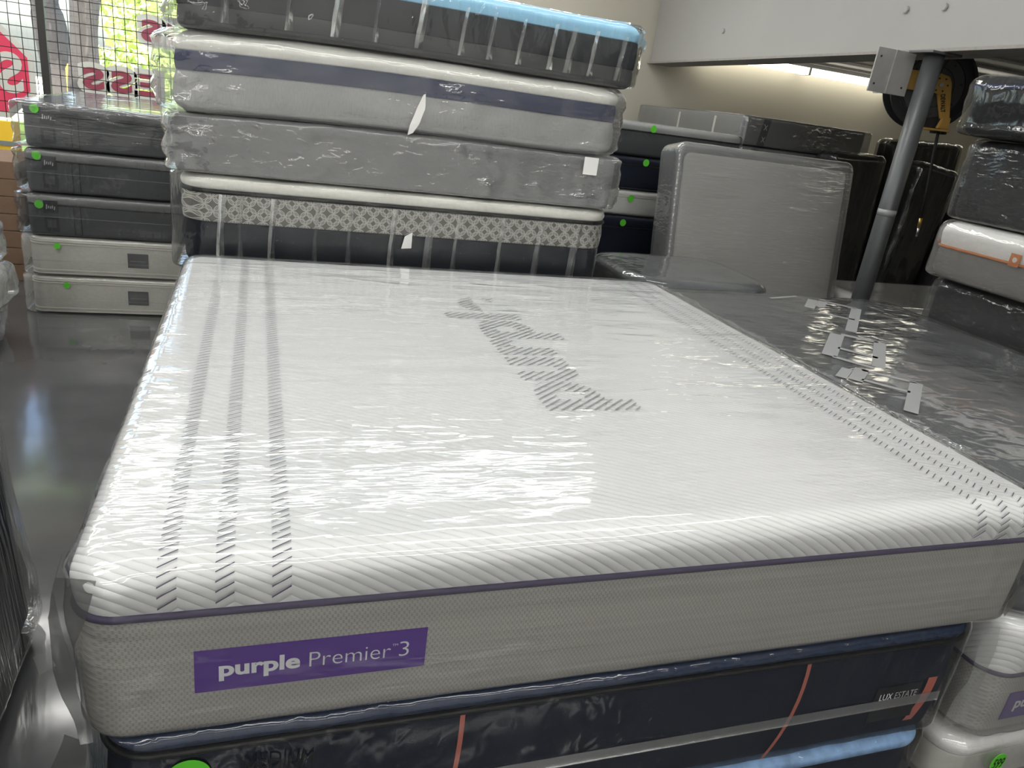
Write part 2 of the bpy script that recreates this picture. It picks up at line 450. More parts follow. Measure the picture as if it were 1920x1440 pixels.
def tag(o, label, cat, group=None, kind=None):
    o['label'] = label; o['category'] = cat
    if group: o['group'] = group
    if kind: o['kind'] = kind
    return o
def thing(name, label, cat, loc, rotz=0.0, group=None, rot=None):
    o = bpy.data.objects.new(name, None); COL.objects.link(o); o.location = loc
    o.rotation_euler = rot if rot else (0, 0, rotz)
    o.empty_display_size = .1
    return tag(o, label, cat, group)
def struct(o, label=None):
    o['kind'] = 'structure'
    if label: o['label'] = label
    return o

X, Y, Z = (1, 0, 0), (0, 1, 0), (0, 0, 1)
GREEN = plain('green_sticker_paper', (.10, .52, .03), .5); INK = plain('black_marker_ink', (.008, .008, .008), .6)
BLACKPRINT = plain('label_black', (.012, .013, .02), .5); WHITEPRINT = plain('white_ink', (.72, .72, .74), .6)
def sticker(parent, x, y, z, r, price=None, normal='front'):
    s = prism('price_sticker', disc(r, 24, .95), (x, y, z), X, Z, .0012, GREEN, parent)
    if price:
        text('handwritten_price', price, INK, s, (x, y - .0016, z), X, Z, (-r * .72, -r * .42, r * .72, r * .42), bold=.012, thick=.0004, shear=.15)
    return s

# film varieties
FILM_MAIN = plastic('film_clear_smooth', .05, .05, (3.5, 15, 12), (0, 0, -.28), 1.0, .013, fine=3, cover=1.4, gloss=1.25)
FILM_CLEAR = plastic('film_clear', .08, .07, (5, 5, 12), (0, .35, 0), 1.0, .028)
FILM_CRINKLE = plastic('film_crinkled', .12, .07, (7, 7, 15), (.3, .5, .2), 1.0, .042, cover=3)
FILM_DARK = plastic('film_over_dark', .008, .06, (9, 9, 4), (.2, .7, 0), 1.0, .042, gloss=1.15, sharp=1.5)
FILM_BAG = plastic('film_loose_bag', .12, .14, (8, 8, 5), (0, .3, .4), .7, .016)
FILM_LONG = plastic('film_long_folds', .045, .09, (3, 5, 18), (0, .25, 0), 1.0, .036, gloss=1.4)
FILM_BLACK = plastic('film_vertical_folds', .015, .09, (18, 18, 1.6), (0, .12, 0), 1.0, .036, gloss=1.5)
SEAM = plastic('film_seam', .05, .2, (30, 30, 30), (0, 0, 0), .7, .006)

# ================================================================== THE ROOM
FLOOR = floor_mat()
struct(boxes('floor', [(-4.3, 9.6, -5, 7.2, -.1, 0)], FLOOR), 'polished dark grey concrete floor')
WALLP = rough_wall('painted_block_wall', (.47, .445, .375)); WALLW = rough_wall('painted_white_wall', (.72, .72, .70))
# shop-front wall with its big window, left of the mezzanine
struct(boxes('wall_back', [(-4.3, -3.0, 7.0, 7.2, 0, 3.6), (.9, 9.6, 7.0, 7.2, 0, 3.6), (-3.0, .9, 7.0, 7.2, 0, .45), (-3.0, .9, 7.0, 7.2, 3.05, 3.6)], WALLP), 'cream painted back wall')
struct(boxes('wall_left', [(-4.4, -4.2, -5, 7.2, 0, 3.6)], WALLW)); struct(boxes('wall_right', [(9.4, 9.6, -5, 7.2, 0, 3.6)], WALLP))
struct(boxes('wall_front', [(-4.3, 9.6, -5.2, -5, 0, 3.6)], WALLW))
struct(boxes('ceiling', [(-4.3, 9.6, -5.2, 7.2, 3.6, 3.7)], rough_wall('ceiling_paint', (.70, .70, .69))), 'white hall ceiling')
GALV = galvanised('galvanised_deck')
gline = lambda y: 3.559 + (y + 1.2) * .087
deck = prism('ceiling_mezzanine', [(gline(-5) + .2, -5), (9.5, -5), (9.5, 7.0), (gline(7) + .2, 7.0)], (0, 0, 2.56), X, Y, .1, GALV); struct(deck, 'galvanised steel deck under the mezzanine')
for i in range(24):
    y = -4.8 + i * .5
    boxes('deck_rib', [(gline(y) + .3, 9.4, y, y + .05, 2.535, 2.56)], GALV, deck)

# white fascia girder carrying the mezzanine
g0 = Vector((3.559, -1.2, 0)); g1 = Vector((4.272, 7.0, 0)); gd = (g1 - g0).normalized(); gn = Vector((gd.y, -gd.x, 0))
GIRD = rough_wall('girder_paint', (.36, .355, .34), 55, .12)
gx = thing('girder', 'white painted steel girder with bolt heads under the mezzanine edge', 'girder', (g0 + gd * 3).to_tuple()[:2] + (2.27,))
gx.rotation_euler = (0, 0, math.atan2(gd.y, gd.x) - math.pi / 2)
L0, L1 = -6.75, 5.2
boxes('web', [(.06, .13, L0, L1, 2.285 - 2.27, 3.6 - 2.27)], GIRD, gx, .004)
FLG = plain('girder_dark_flange', (.30, .28, .26), .8, nscale=30, var=.5)  # flange darker than the web, with uneven tone
boxes('flange', [(0.03, .30, L0, L1, .0, .018)], FLG, gx, .002)
boxes('web', [(.13, .26, L0, L1, .02, 1.33)], GIRD, gx, .004)
for (yy, zz) in ((1.255, .25), (.935, .242), (-1.2, .25), (3.6, .25)):
    d = prism('bolt_head', disc(.023, 6), (.058, yy, zz), (0, -1, 0), Z, .014, GIRD, gx, .003)

# ------------------------------------------------------------------ fluorescent lights
FIXW = plain('fixture_enamel', (.75, .75, .73), .4)
TUBEM = emitter('fluorescent_tube', (1.0, .985, .95), TUBE)
TUBEMZ = emitter('fluorescent_tube_warm', (1.0, .95, .80), 5.0)
def strip_light(label, x0, x1, y, z, mat, group, n=1, w=.14):
    t = thing('fluorescent_light', label, 'ceiling light', ((x0 + x1) / 2, y, z), group=group)
    a = (x1 - x0) / 2
    boxes('housing', [(-a, a, -w / 2, w / 2, -.05, 0)], FIXW, t, .004)
    V = []; Fs = []
    for xx in (-a + .02, a - .02):
        for k in range(13):
            an = math.pi * k / 12; V.append((xx, -.09 * math.cos(an), -.05 - .055 * math.sin(an)))
    for k in range(12): Fs.append((k, k + 1, 14 + k, 13 + k))
    Fs.append(tuple(range(13))); Fs.append(tuple(range(13, 26))[::-1])
    mesh('lamp_lens', V, Fs, mat, t)
    for e in (-a + .012, a - .012):
        boxes('end_cap', [(e - .012, e + .012, -.095, .095, -.11, -.045)], FIXW, t, .002)
    return t
for yy in (5.6, 4.5, 2.4, -.2, -2.2, -4.0):
    for x0 in (-3.75, -1.4, .92):
        strip_light('wrap lens fluorescent strip on the white hall ceiling', x0, x0 + 2.3, yy, 3.6, TUBEM, 'fluorescent strips on the hall ceiling')
def lens_light(label, x0, x1, y, z, group):
    t = thing('fluorescent_light', label, 'ceiling light', ((x0 + x1) / 2, y, z), group=group)
    a = (x1 - x0) / 2
    boxes('housing', [(-a, a, -.09, .09, -.04, 0)], FIXW, t, .004)
    h = a / 2
    for c in (-h, h):
        V = []; Fs = []
        for xx in (c - h + .015, c + h - .015):
            for k in range(13):
                an = math.pi * k / 12; V.append((xx, -.085 * math.cos(an), -.04 - .075 * math.sin(an)))
        for k in range(12): Fs.append((k, k + 1, 14 + k, 13 + k))
        Fs.append(tuple(range(13))); Fs.append(tuple(range(13, 26))[::-1])
        mesh('lamp_lens', V, Fs, TUBEMZ, t)
    boxes('lens_joint', [(-.015, .015, -.09, .09, -.12, -.035)], FIXW, t, .003)
    return t
lens_light('wrap lens fluorescent batten along the cream back wall above grey mattresses', 4.9, 7.7, 6.86, 2.535, 'battens under the mezzanine')
lens_light('fluorescent batten under the steel deck beside the hose reel', 6.6, 9.0, 5.3, 2.535, 'battens under the mezzanine')
lens_light('fluorescent batten under the steel deck above black stacked mattresses', 5.6, 8.4, 1.6, 2.535, 'battens under the mezzanine')

# ------------------------------------------------------------------ shop window and street
ALU = plain('dark_aluminium', (.05, .048, .045), .45, .3)
win = boxes('window_1', [(-3.0, .9, 6.98, 7.06, .45, .52), (-3.0, .9, 6.98, 7.06, 2.98, 3.05), (-3.0, -2.93, 6.98, 7.06, .45, 3.05), (.83, .9, 6.98, 7.06, .45, 3.05)], ALU)
struct(win, 'shop window with dark frame and lettering on the glass')
boxes('glass_pane', [(-2.93, .83, 7.015, 7.022, .52, 2.98)], glass_mat(), win)
RED = plain('vinyl_red', (.30, .05, .085), .5); PINK = plain('vinyl_bright_red', (.72, .05, .12), .5); PALE = plain('vinyl_white', (.62, .62, .58), .6)
def vinyl(s, x0, z0, x1, z1):
    o = (x1, 7.0, z0); w = x1 - x0; h = z1 - z0
    text('vinyl_letter_border', s, PALE, win, (o[0], 7.009, o[2]), (-1, 0, 0), Z, (-.045, -.045, w + .045, h + .045), bold=.085, thick=-.001)
    text('vinyl_letter', s, RED, win, (o[0], 7.003, o[2]), (-1, 0, 0), Z, (0, 0, w, h), bold=.045, thick=-.001)
for s, x0, x1 in (('S', -1.265, -1.09), ('S', -1.035, -.86), ('E', -.80, -.63)):
    vinyl(s, x0, 1.30, x1, 1.49)
for s, x0, x1 in (('S', -.765, -.60), ('I', -.545, -.49)):
    vinyl(s, x0, 1.77, x1, 1.955)
# red octagon decal with a mirrored S
oc = (-2.02, 7.006, 1.36)
def octo(r): return [(r * math.cos(math.radians(22.5 + 45 * i)) / math.cos(math.radians(22.5)), r * math.sin(math.radians(22.5 + 45 * i)) / math.cos(math.radians(22.5))) for i in range(8)]
prism('decal_border', octo(.385), oc, X, Z, .002, PALE, win)
prism('decal_octagon', octo(.335), (oc[0], 7.003, oc[2]), X, Z, .002, PINK, win)
text('decal_letter', 'S', PALE, win, (oc[0] + .29, 6.9985, oc[2] - .17), (-1, 0, 0), Z, (0, 0, .19, .34), bold=.03, thick=-.001)

# wire security grille on posts, just inside the glass
gr = thing('security_grille', 'black welded wire security grille inside the shop window', 'grille', (-.9, 6.25, 0))
WIRE = plain('black_wire', (.015, .013, .012), .5)
for px in (-.48, .95):
    boxes('post', [(px - .028, px + .028, -.03, .03, 0, 3.0)], WIRE, gr, .003)
for i in range(27): tube('wire', [(-1.2 + i * .082, 0, .3), (-1.2 + i * .082, 0, 2.9)], .0034, WIRE, gr, 6)
for i in range(31): tube('wire', [(-1.25, .007, .35 + i * .082), (1.0, .007, .35 + i * .082)], .0034, WIRE, gr, 6)

GRASS = plain('street_ground', (.55, .53, .47), .9, var=.3, nscale=2)
struct(boxes('ground_street', [(-30, 30, 7.25, 45, -.35, -.25)], GRASS), 'pale sunlit pavement outside the shop')
LAWN = plain('lawn_green', (.22, .34, .05), .9, var=.5, nscale=5)
tag(boxes('lawn', [(-14, 8, 12.5, 19, -.25, -.15)], LAWN), 'sunlit green lawn beyond the pavement', 'lawn')
BARK = None
def bark():
    t = NT('bark'); v = t.coord((6, 6, 1.2)); n = t.noise(v, 3, 5, .65, 'RIDGED_MULTIFRACTAL')
    return t.principled(t.ramp(n, [(.2, (.06, .052, .048)), (.8, (.20, .18, .165))]), .95, normal=t.bump(n, .9, .03))
BARK = bark()
LEAF = plain('sunlit_leaves', (.50, .60, .17), .7, var=.5, nscale=3)  # leaf green lightened, sunlight put into the colour
LEAFD = plain('shaded_leaves', (.30, .42, .12), .7, var=.5, nscale=3)  # same leaves in a darker green, shade put into the colour
def leaf_cloud(name, c, r, n, size, mat, parent, seed):
    rnd = random.Random(seed); V = []; Fs = []
    for i in range(n):
        while True:
            p = Vector((rnd.uniform(-1, 1), rnd.uniform(-1, 1), rnd.uniform(-1, 1)))
            if .3 < p.length < 1: break
        p = Vector((c[0] + p.x * r[0], c[1] + p.y * r[1], c[2] + p.z * r[2]))
        u = Vector((rnd.gauss(0, 1), rnd.gauss(0, 1), rnd.gauss(0, 1))).normalized(); w = u.orthogonal().normalized()
        s = size * rnd.uniform(.6, 1.3); k = len(V)
        V += [p - u * s, p + w * s * .5, p + u * s, p - w * s * .5]; Fs.append((k, k + 1, k + 2, k + 3))
    o = mesh(name, V, Fs, mat, parent, False); o['kind'] = 'stuff'; return o
def trunk(label, x, y, r, lean, seed):
    t = thing('street_tree', label, 'tree', (x, y, -.25), group=None)
    pts = []; rr = []
    for i in range(30):
        z = i * .16; pts.append((lean * z + .03 * math.sin(z * 2 + seed), 0, z)); rr.append(r * (1.25 - .12 * z + .10 * math.sin(z * 5 + seed) + .5 * math.exp(-z * 2.5)))
    tube('trunk', pts, rr, BARK, t, 18)
    tube('branch', [(lean * 3, 0, 3.0), (lean * 3 + .5, .2, 3.9), (lean * 3 + 1.2, .3, 4.6)], [r * .5, r * .35, r * .2], BARK, t, 10)
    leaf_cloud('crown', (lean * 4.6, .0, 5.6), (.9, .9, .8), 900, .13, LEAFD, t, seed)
    return t
trunk('street tree with grey bark and thick upright trunk behind the lettering', -1.72, 9.3, .155, .05, 1)
trunk('street tree with rough trunk rising behind the dark grille post', -2.30, 11.6, .19, -.10, 4)
t = thing('garden_shrub', 'sunlit yellow-green shrub growing across the lawn', 'shrub', (-1.2, 15.5, -.148)); leaf_cloud('foliage', (0, 0, 1.2), (2.0, .9, .8), 2600, .11, LEAF, t, 21)
tube('stem', [(0, 0, .006), (.0, 0, .06), (.05, 0, 1.0)], [.06, .06, .03], BARK, t)
t = thing('garden_tree', 'bright green tree far across the street', 'tree', (-2.6, 24, -.25)); leaf_cloud('crown', (0, 0, 3.1), (1.5, 1.5, 1.7), 1500, .16, LEAF, t, 22)
tube('trunk', [(0, 0, 0), (.1, 0, 2.5)], [.16, .1], BARK, t)
t = thing('garden_tree', 'pale green tree beside a low white wall across the street', 'tree', (2.6, 22, -.25)); leaf_cloud('crown', (0, 0, 3.0), (2.2, 1.5, 1.7), 2600, .16, LEAF, t, 23)
tube('trunk', [(0, 0, 0), (-.1, 0, 2.2)], [.16, .1], BARK, t)
tag(boxes('garden_wall', [(-9, 6, 19.8, 20.0, -.25, .8)], plain('street_wall_paint', (.72, .70, .66), .9)), 'low white wall along the far side of the street', 'wall')
YEL = plain('yellow_paint', (.85, .55, .03), .5)
tag(tube('bollard', [(-2.03, 10.4, -.25), (-2.03, 10.4, 1.35), (-2.03, 10.4, 1.41)], [.055, .055, .03], YEL), 'yellow steel bollard standing between two tree trunks', 'bollard')

# yellow board and cardboard in front of the window
yb = thing('yellow_board', 'yellow notice board with grey crossed strips leaning under the window', 'board', (-1.72, 6.10, 0))
boxes('panel', [(-.42, .15, -.015, .015, .5, 1.03)], YEL, yb, .003)
GS = plain('grey_strip', (.20, .22, .21), .6)
for xx in (-.3, -.02): boxes('strip', [(xx - .02, xx + .02, -.02, -.014, .5, 1.03)], GS, yb)
for zz in (.70, .86): boxes('strip', [(-.42, .15, -.021, -.015, zz - .018, zz + .018)], GS, yb)
for xx in (-.38, .05): boxes('foot', [(xx, xx + .08, -.05, .1, 0, .5)], GS, yb)
CARD = plain('cardboard', (.20, .125, .08), .85, var=.35, nscale=14)
for i in range(7):
    dx = random.uniform(-.02, .02)
    tag(boxes('cardboard_carton', [(-2.3 + dx, -1.33 + dx, 5.1, 5.75, i * .122 + .001, i * .122 + .119)], CARD, None, .004),
        'flat brown cardboard carton in the pile under the shop window', 'carton', 'flat cartons piled under the window')

# ================================================================== MAIN STACK
SZ = .640                       # underside of the big mattress
MW, ML = 1.032, 1.030           # half width, half length
PIPE_Z = .247                   # height of the piping above its underside
MH = .340
bandsX = [(.101, .129), (.184, .212), (.268, .298), (1.785, 1.812), (1.858, 1.885), (1.928, 1.953)]
MX, MY = 1.010, 1.012          # centre of the bed
bands = [(b0 - MX, b1 - MX) for b0, b1 in bandsX]
SP, KS = .0196, .62
main = thing('purple_mattress', 'king mattress with white chevron top, purple piping and purple Premier label', 'mattress', (MX, MY, SZ))
COVER = chevron_quilt('white_chevron_knit', bands, SP, KS, (.72, .72, .725))
KNIT = knit_border('taupe_spacer_knit', (.37, .355, .335))
PUR = plain('purple_piping', (.045, .030, .085), .6); PURL = plain('purple_label_satin', (.080, .012, .26), .45)
slab('border', MW, ML, 0, PIPE_Z, KNIT, main, .07, 0, .022, .004, .08)
RT = .045
slab('top_panel', MW, ML, PIPE_Z, MH, COVER, main, .07, RT, 0, .006, .06, crown=.004)
pipe_loop('piping', MW + .001, ML + .001, .07, PIPE_Z, .0072, PUR, main)
lab = prism('brand_label', rect(.150 - MX, .090, .531 - MX, .175), (0, -ML - .0045, 0), X, Z, .0012, PURL, main)
LY = -ML - .0062
text('lettering', 'purple', WHITEPRINT, lab, (0, LY, 0), X, Z, (.187 - MX, .110, .315 - MX, .151), bold=.035)
text('lettering', 'Premier', WHITEPRINT, lab, (0, LY, 0), X, Z, (.330 - MX, .119, .468 - MX, .1495), bold=-.012)
text('lettering', 'TM', WHITEPRINT, lab, (0, LY, 0), X, Z, (.470 - MX, .143, .480 - MX, .148))
text('lettering', '3', WHITEPRINT, lab, (0, LY, 0), X, Z, (.483 - MX, .119, .500 - MX, .151), bold=-.012)
# stitched dashes running up the front and over the top
prof = []
for i in range(10): prof.append((-ML - .006 * math.sin(math.pi * i / 9 * .5 + .1) , PIPE_Z + (MH - RT - PIPE_Z) * i / 10))
for i in range(13):
    a = math.pi / 2 * i / 12; prof.append((-ML + RT - RT * math.cos(a) - .004 * math.cos(a), MH - RT + RT * math.sin(a)))
for i in range(1, 61):
    yy = -ML + RT + (2 * ML - 2 * RT) * i / 60; prof.append((yy, MH + .004 * (1 - (yy / ML) ** 2)))
prof = np.array(prof); tv = prof[:, 0] + prof[:, 1]
V = []; Fs = []
def on_prof(t):
    y = np.interp(t, tv, prof[:, 0]); z = np.interp(t, tv, prof[:, 1])
    y2 = np.interp(t + .004, tv, prof[:, 0]) - np.interp(t - .004, tv, prof[:, 0]); z2 = np.interp(t + .004, tv, prof[:, 1]) - np.interp(t - .004, tv, prof[:, 1])
    L = math.hypot(y2, z2) + 1e-9; n = (-z2 / L, y2 / L)
    return y + n[0] * .0032, z + n[1] * .0026
def gfun(s): return s - 2 * sum(min(max(s - b0, 0), b1 - b0) for b0, b1 in bands)
for bi, (b0, b1) in enumerate(bands):
    # groove lines: y+z + k*g(s) = n*SP
    n0 = int(math.ceil((tv[0] + KS * gfun(b0)) / SP)); n1 = int((tv[-1] + KS * gfun(b0)) / SP)
    for n in range(n0, n1):
        ta = n * SP - KS * gfun(b0); tb = n * SP - KS * gfun(b1); k = len(V)
        if ta < tv[0] + .002 or tb > tv[-1] - .01: continue
        for j in range(4):
            f = j / 3; s = b0 + (b1 - b0) * f; tt = ta + (tb - ta) * f
            for w in (-.0014, .0014):
                y, z = on_prof(tt + w); V.append((s, y, z))
        for j in range(3): Fs.append((k + 2 * j, k + 2 * j + 2, k + 2 * j + 3, k + 2 * j + 1))
dash = mesh('stitched_dashes', V, Fs, plain('grey_violet_thread', (.075, .065, .11), .7), main); dash['kind'] = 'stuff'
# hatched logo print: reads from the right-hand side of the bed
HATCH = hatch_print('hatched_logo_ink', (.30, .30, .32), math.radians(-40), .0195, .24)
text('printed_logo', 'purple', HATCH, main, (1.208 - MX, .525 - MY, MH + .0062), (0, 1, 0), (-1, 0, 0), (0, 0, 1.05, .355), bold=.042, thick=.0)
wm = wrap(main, MW, ML, MH, FILM_MAIN, .08, (.007, .010, .009, .010), .0085, .005, (3, 12, 9), .02, 11, rt=.048, side_amp=.006,
     crumple=[(-MW, -ML, .30, .16, .012), (MW, -ML, .28, .2, .014)])
def loc(p): return (p[0] - MX, p[1] - MY - .016, p[2] - SZ)
sheet('bag_corner', [[loc((.02, .0, .955)), loc((-.012, -.012, .86)), loc((-.012, -.014, .78)), loc((0.0, -.012, .66))],
                     [loc((-.035, .03, .945)), loc((-.052, .02, .885)), loc((-.045, .0, .80)), loc((-.02, -.01, .66))],
                     [loc((-.045, .12, .935)), loc((-.06, .10, .88)), loc((-.05, .08, .79)), loc((-.02, .06, .665))]], FILM_BAG, main, 10, .006, 16, 3)
sheet('bag_tab', [[loc((-.045, .01, .835)), loc((-.075, .01, .822))], [loc((-.035, .0, .815)), loc((-.066, .0, .795))]], SEAM, main, 4, .002, 20, 6)
sheet('bag_corner', [[loc((1.99, -.012, .80)), loc((2.03, -.014, .75)), loc((2.0, -.014, .665))], [loc((2.05, .02, .82)), loc((2.055, .02, .75)), loc((2.03, .02, .665))]], FILM_BAG, main, 10, .006, 16, 8)

edge = [[loc((2.045, .25 + i * .16, .962)), loc((2.052 + .004 * (i % 2), .25 + i * .16, .985 - .004 * (i % 3)))] for i in range(12)]
sheet('puckered_film_edge', edge, FILM_CRINKLE, main, 14, .007, 55, 44)
# navy mattress underneath
NAVYT = fabric('navy_quilt', (.022, .034, .070), 60, .5, .5); NAVYB = fabric('navy_border', (.010, .0145, .031), 200, .2, .2)
CORD = plain('black_cord', (.006, .006, .007), .5); PINKR = plain('coral_ribbon', (.52, .16, .12), .6)
nv = thing('navy_mattress', 'dark navy mattress with coral ribbons under the big white-topped one', 'mattress', (.985, 1.0, .287))
NH = .3455
slab('border', .985, 1.0, 0, .300, NAVYB, nv, .09, 0, .03, .010, .08)
slab('top_panel', .985, 1.0, .304, NH, NAVYT, nv, .09, .025, .01, .012, .08)
pipe_loop('cord', .993, 1.008, .09, .302, .006, CORD, nv)
def ribbon(x, w, z0, z1, dx, mat=PINKR, name='ribbon'):
    V = []; Fs = []
    for i in range(9):
        f = i / 8; z = z1 + (z0 - z1) * f; yy = -1.0 - .0028 - .010 * 4 * (z / .30) * (1 - z / .30) - .002
        xx = x + dx * f * f
        V += [(xx - w / 2, yy, z), (xx + w / 2, yy, z)]
    for i in range(8): Fs.append((2 * i, 2 * i + 2, 2 * i + 3, 2 * i + 1))
    return mesh(name, V, Fs, mat, nv)
ribbon(.625 - .985, .010, .01, .298, -.02); ribbon(1.455 - .985,   .011, .01, .298, -.05)
lp = prism('brand_label', rect(1.69 - .985, .075, 1.835 - .985, .185), (0, -1.0135, 0), X, Z, .001, BLACKPRINT, nv)
text('lettering', 'LUX ESTATE', WHITEPRINT, lp, (0, -1.0152, 0), X, Z, (1.705 - .985, .145, 1.825 - .985, .165), bold=-.006)
prism('label_underline', rect(1.735 - .985, .122, 1.795 - .985, .128), (0, -1.0148, 0), X, Z, .0004, plain('label_dull_red', (.10, .03, .03), .6), lp)
ribbon(1.865 - .985, .030, .055, .195, -.028, PINKR, 'label_tab')
st = prism('price_sticker', disc(.036, 28), (.136 - .985, -1.0195, .258), X, Z, .001, GREEN, nv)
text('handwritten_price', '449', INK, st, (.136 - .985, -1.0210, .258), X, Z, (-.024, -.016, .024, .016), bold=.01)
text('handwritten_note', 'MEDIUM', INK, nv, (0, -1.0245, 0), X, Z, (.225 - .985, .240, .345 - .985, .276), bold=0.0, shear=.1)
boxes('wrap_seam', [(.45 - .985, 1.90 - .985, -1.0215, -1.0195, .122, .150)], SEAM, nv)
wrap(nv, .985, 1.0, NH, FILM_DARK, .10, (.035, .03, .016, .01), .0025, .004, (9, 9, 4), .03, 21, rt=.03, side_amp=.009)
def locn(p): return (p[0] - .985, p[1] - 1.0, p[2] - .287)
sheet('bag_corner', [[locn((-.02, 0.0, .64)), locn((-.03, -.01, .50)), locn((-.03, -.01, .31))],
                     [locn((-.06, .02, .64)), locn((-.11, .0, .50)), locn((-.14, 0.0, .31))]], FILM_BAG, nv, 12, .012, 13, 31)
sheet('bag_corner', [[locn((1.97, -.02, .60)), locn((1.98, -.022, .45)), locn((1.96, -.02, .31))],
                     [locn((2.035, -.015, .61)), locn((2.05, -.02, .45)), locn((2.04, -.02, .31))]], FILM_BAG, nv, 12, .008, 13, 37)
# light blue topped mattress at the bottom
lb = thing('blue_top_mattress', 'mattress with pale blue quilted top and navy side at the stack bottom', 'mattress', (.975, 1.0, 0))
LBLUE = fabric('pale_blue_quilt', (.27, .42, .66), 30, .8, .6)
slab('border', .975, 1.0, 0, .225, NAVYB, lb, .09, 0, .03, .008, .1)
slab('top_panel', .975, 1.0, .227, .280, LBLUE, lb, .09, .027, .02, .014, .1)
wrap(lb, .975, 1.0, .280, FILM_DARK, .10, (.02, .03, .016, .01), .003, .002, (9, 9, 4), .04, 22, rt=.025, side_amp=.010)

# ================================================================== BACK STACK (behind the big mattress)
BX, BYc, BA, BB = .885, 3.215, .965, 1.015
tilt = lambda x, y, z: (.018 * x + .006 * np.sin(3.1 * x + .4))
wav = lambda x, y, z: (.014 * x + .009 * np.sin(2.6 * x + 2.2))
tilt2 = wav
GREYS = fabric('pale_grey_cover', (.42, .42, .43), 200, .2, .15)
for i, z0 in enumerate((0.0, .437)):
    m_ = thing('grey_mattress', 'plain pale grey wrapped mattress low in the tall stack, ' + ('on the floor' if i == 0 else 'second from the floor'), 'mattress', (BX + .04, BYc, z0))
    slab('body', BA - .05, BB - .03, 0, .425, GREYS, m_, .1, .03, .03, .008, .15)
    wrap(m_, BA - .05, BB - .03, .425, FILM_CLEAR, .11, (.01,) * 4, .003, .004, step=.06, seed=40 + i)
bz = .874
pm = thing('patterned_mattress', 'navy mattress with white top and grey band of interlocking circles', 'mattress', (BX + .01, BYc, bz))
WHITEQ = fabric('white_quilt', (.80, .79, .74), 50, .5, .12); NAVY2 = fabric('midnight_side', (.010, .0125, .020), 250, .15, .2)
slab('border', BA - .035, BB, 0, .208, NAVY2, pm, .12, 0, .06, .012, .1)
slab('patterned_band', BA - .02, BB + .004, .208, .325, geometric_band('interlocking_circles'), pm, .12, .004, .004, .006, .1)
pipe_loop('cord', BA - .02, BB + .008, .12, .331, .009, CORD, pm)
slab('top_panel', BA - .022, BB, .336, .392, WHITEQ, pm, .12, .035, .005, .01, .08, deform=lambda x, y, z: .004 * np.sin(14 * x) * (z > .37))
prism('care_tag', [(0, 0), (.045, .005), (.045, .075), (.012, .055)], (-.055, -BB - .03, .155), X, Z, .001, WALLW, pm)
for xx in (-.80, -.72, -.60, -.42, -.28, -.10, .06, .19, .40, .58, .76):      # drawn creases of the film stand off the side
    w = random.uniform(.015, .04)
    sheet('film_pleat', [[(xx, -BB - .020, .325), (xx + w * .5, -BB - .034, .325), (xx + w, -BB - .020, .325)],
                         [(xx - .01, -BB - .020, .17), (xx + w * .5 - .01, -BB - .037, .17), (xx + w - .012, -BB - .020, .17)],
                         [(xx - .015, -BB - .018, .02), (xx + w * .4 - .015, -BB - .03, .02), (xx + w * .7, -BB - .018, .02)]], FILM_BAG, pm, 6, .002, 20, int(xx * 100) + 200)
wrap(pm, BA - .03, BB, .392, FILM_DARK, .12, (.055, .006, .014, .01), .002, .003, (6, 6, 3), .03, 50, rt=.02, side_amp=.01)

gb = thing('grey_boxed_mattress', 'grey mattress in heavily crinkled plastic with a small white tag', 'mattress', (BX, BYc, bz + .397))
GREYM = fabric('mid_grey_cover', (.175, .175, .178), 200, .2, .15)
slab('body', BA - .01, BB, 0, .232, GREYM, gb, .08, .02, .02, .004, .06, deform=lambda x, y, z: tilt2(x, y, z) * z / .232)
wrap(gb, BA - .01, BB, .232, FILM_CRINKLE, .09, (.03, .02, .014, .01), .0015, .002, (8, 8, 12), .022, 51, rt=.02, side_amp=.02, deform=lambda x, y, z: tilt2(x, y, z) * z / .232,
     crumple=[(-BA, -BB, .12, .25, .02), (BA, -BB, .1, .2, .02), (0, -BB, .18, .12, .01), (.3, -BB, .2, .12, .012)])
prism('white_tag', rect(.76, .135, .83, .212), (0, -BB - .028, .02), X, Z, .001, WALLW, gb)

hy = thing('striped_mattress', 'white and heather grey mattress with a navy stripe around the side', 'mattress', (BX - .01, BYc, bz + .397 + .236))
HEATH = fabric('heather_grey_side', (.36, .36, .355), 240, .2, .25, stretch=(1, 1, .12)); NSTR = fabric('navy_stripe', (.030, .038, .095), 250, .2, .2)
slab('border', BA - .03, BB, 0, .152, HEATH, hy, .13, 0, .045, .016, .06, deform=wav)
slab('base_strip', BA - .055, BB - .02, .0, .03, fabric('grey_underside', (.17, .17, .17), 200, .2), hy, .13, 0, .0, .0, .06, deform=wav)
slab('navy_stripe', BA - .028, BB + .004, .152, .222, NSTR, hy, .13, 0, .0, .006, .06, deform=wav)
slab('top_panel', BA - .03, BB, .222, .292, WHITEQ, hy, .13, .05, 0, .012, .05, deform=lambda x, y, z: wav(x, y, z) + .004 * np.sin(11 * x) * (z > .28))
V = [];
sheet('law_tag', [[(.01, -BB - .022, .165), (.02, -BB - .024, .17)], [(-.015, -BB - .03, .10), (.022, -BB - .036, .11)], [(-.038, -BB - .03, .04), (.005, -BB - .038, .06)], [(-.042, -BB - .024, .0), (-.02, -BB - .026, .01)]], WALLW, hy, 6, .003, 30, 77)
wrap(hy, BA - .02, BB, .292, FILM_CLEAR, .13, (.055, .012, .022, .012), .0015, .003, (6, 6, 5), .028, 52, rt=.045, side_amp=.014, deform=wav,
     crumple=[(-BA, -BB, .15, .25, .025), (BA, -BB, .1, .2, .02)])

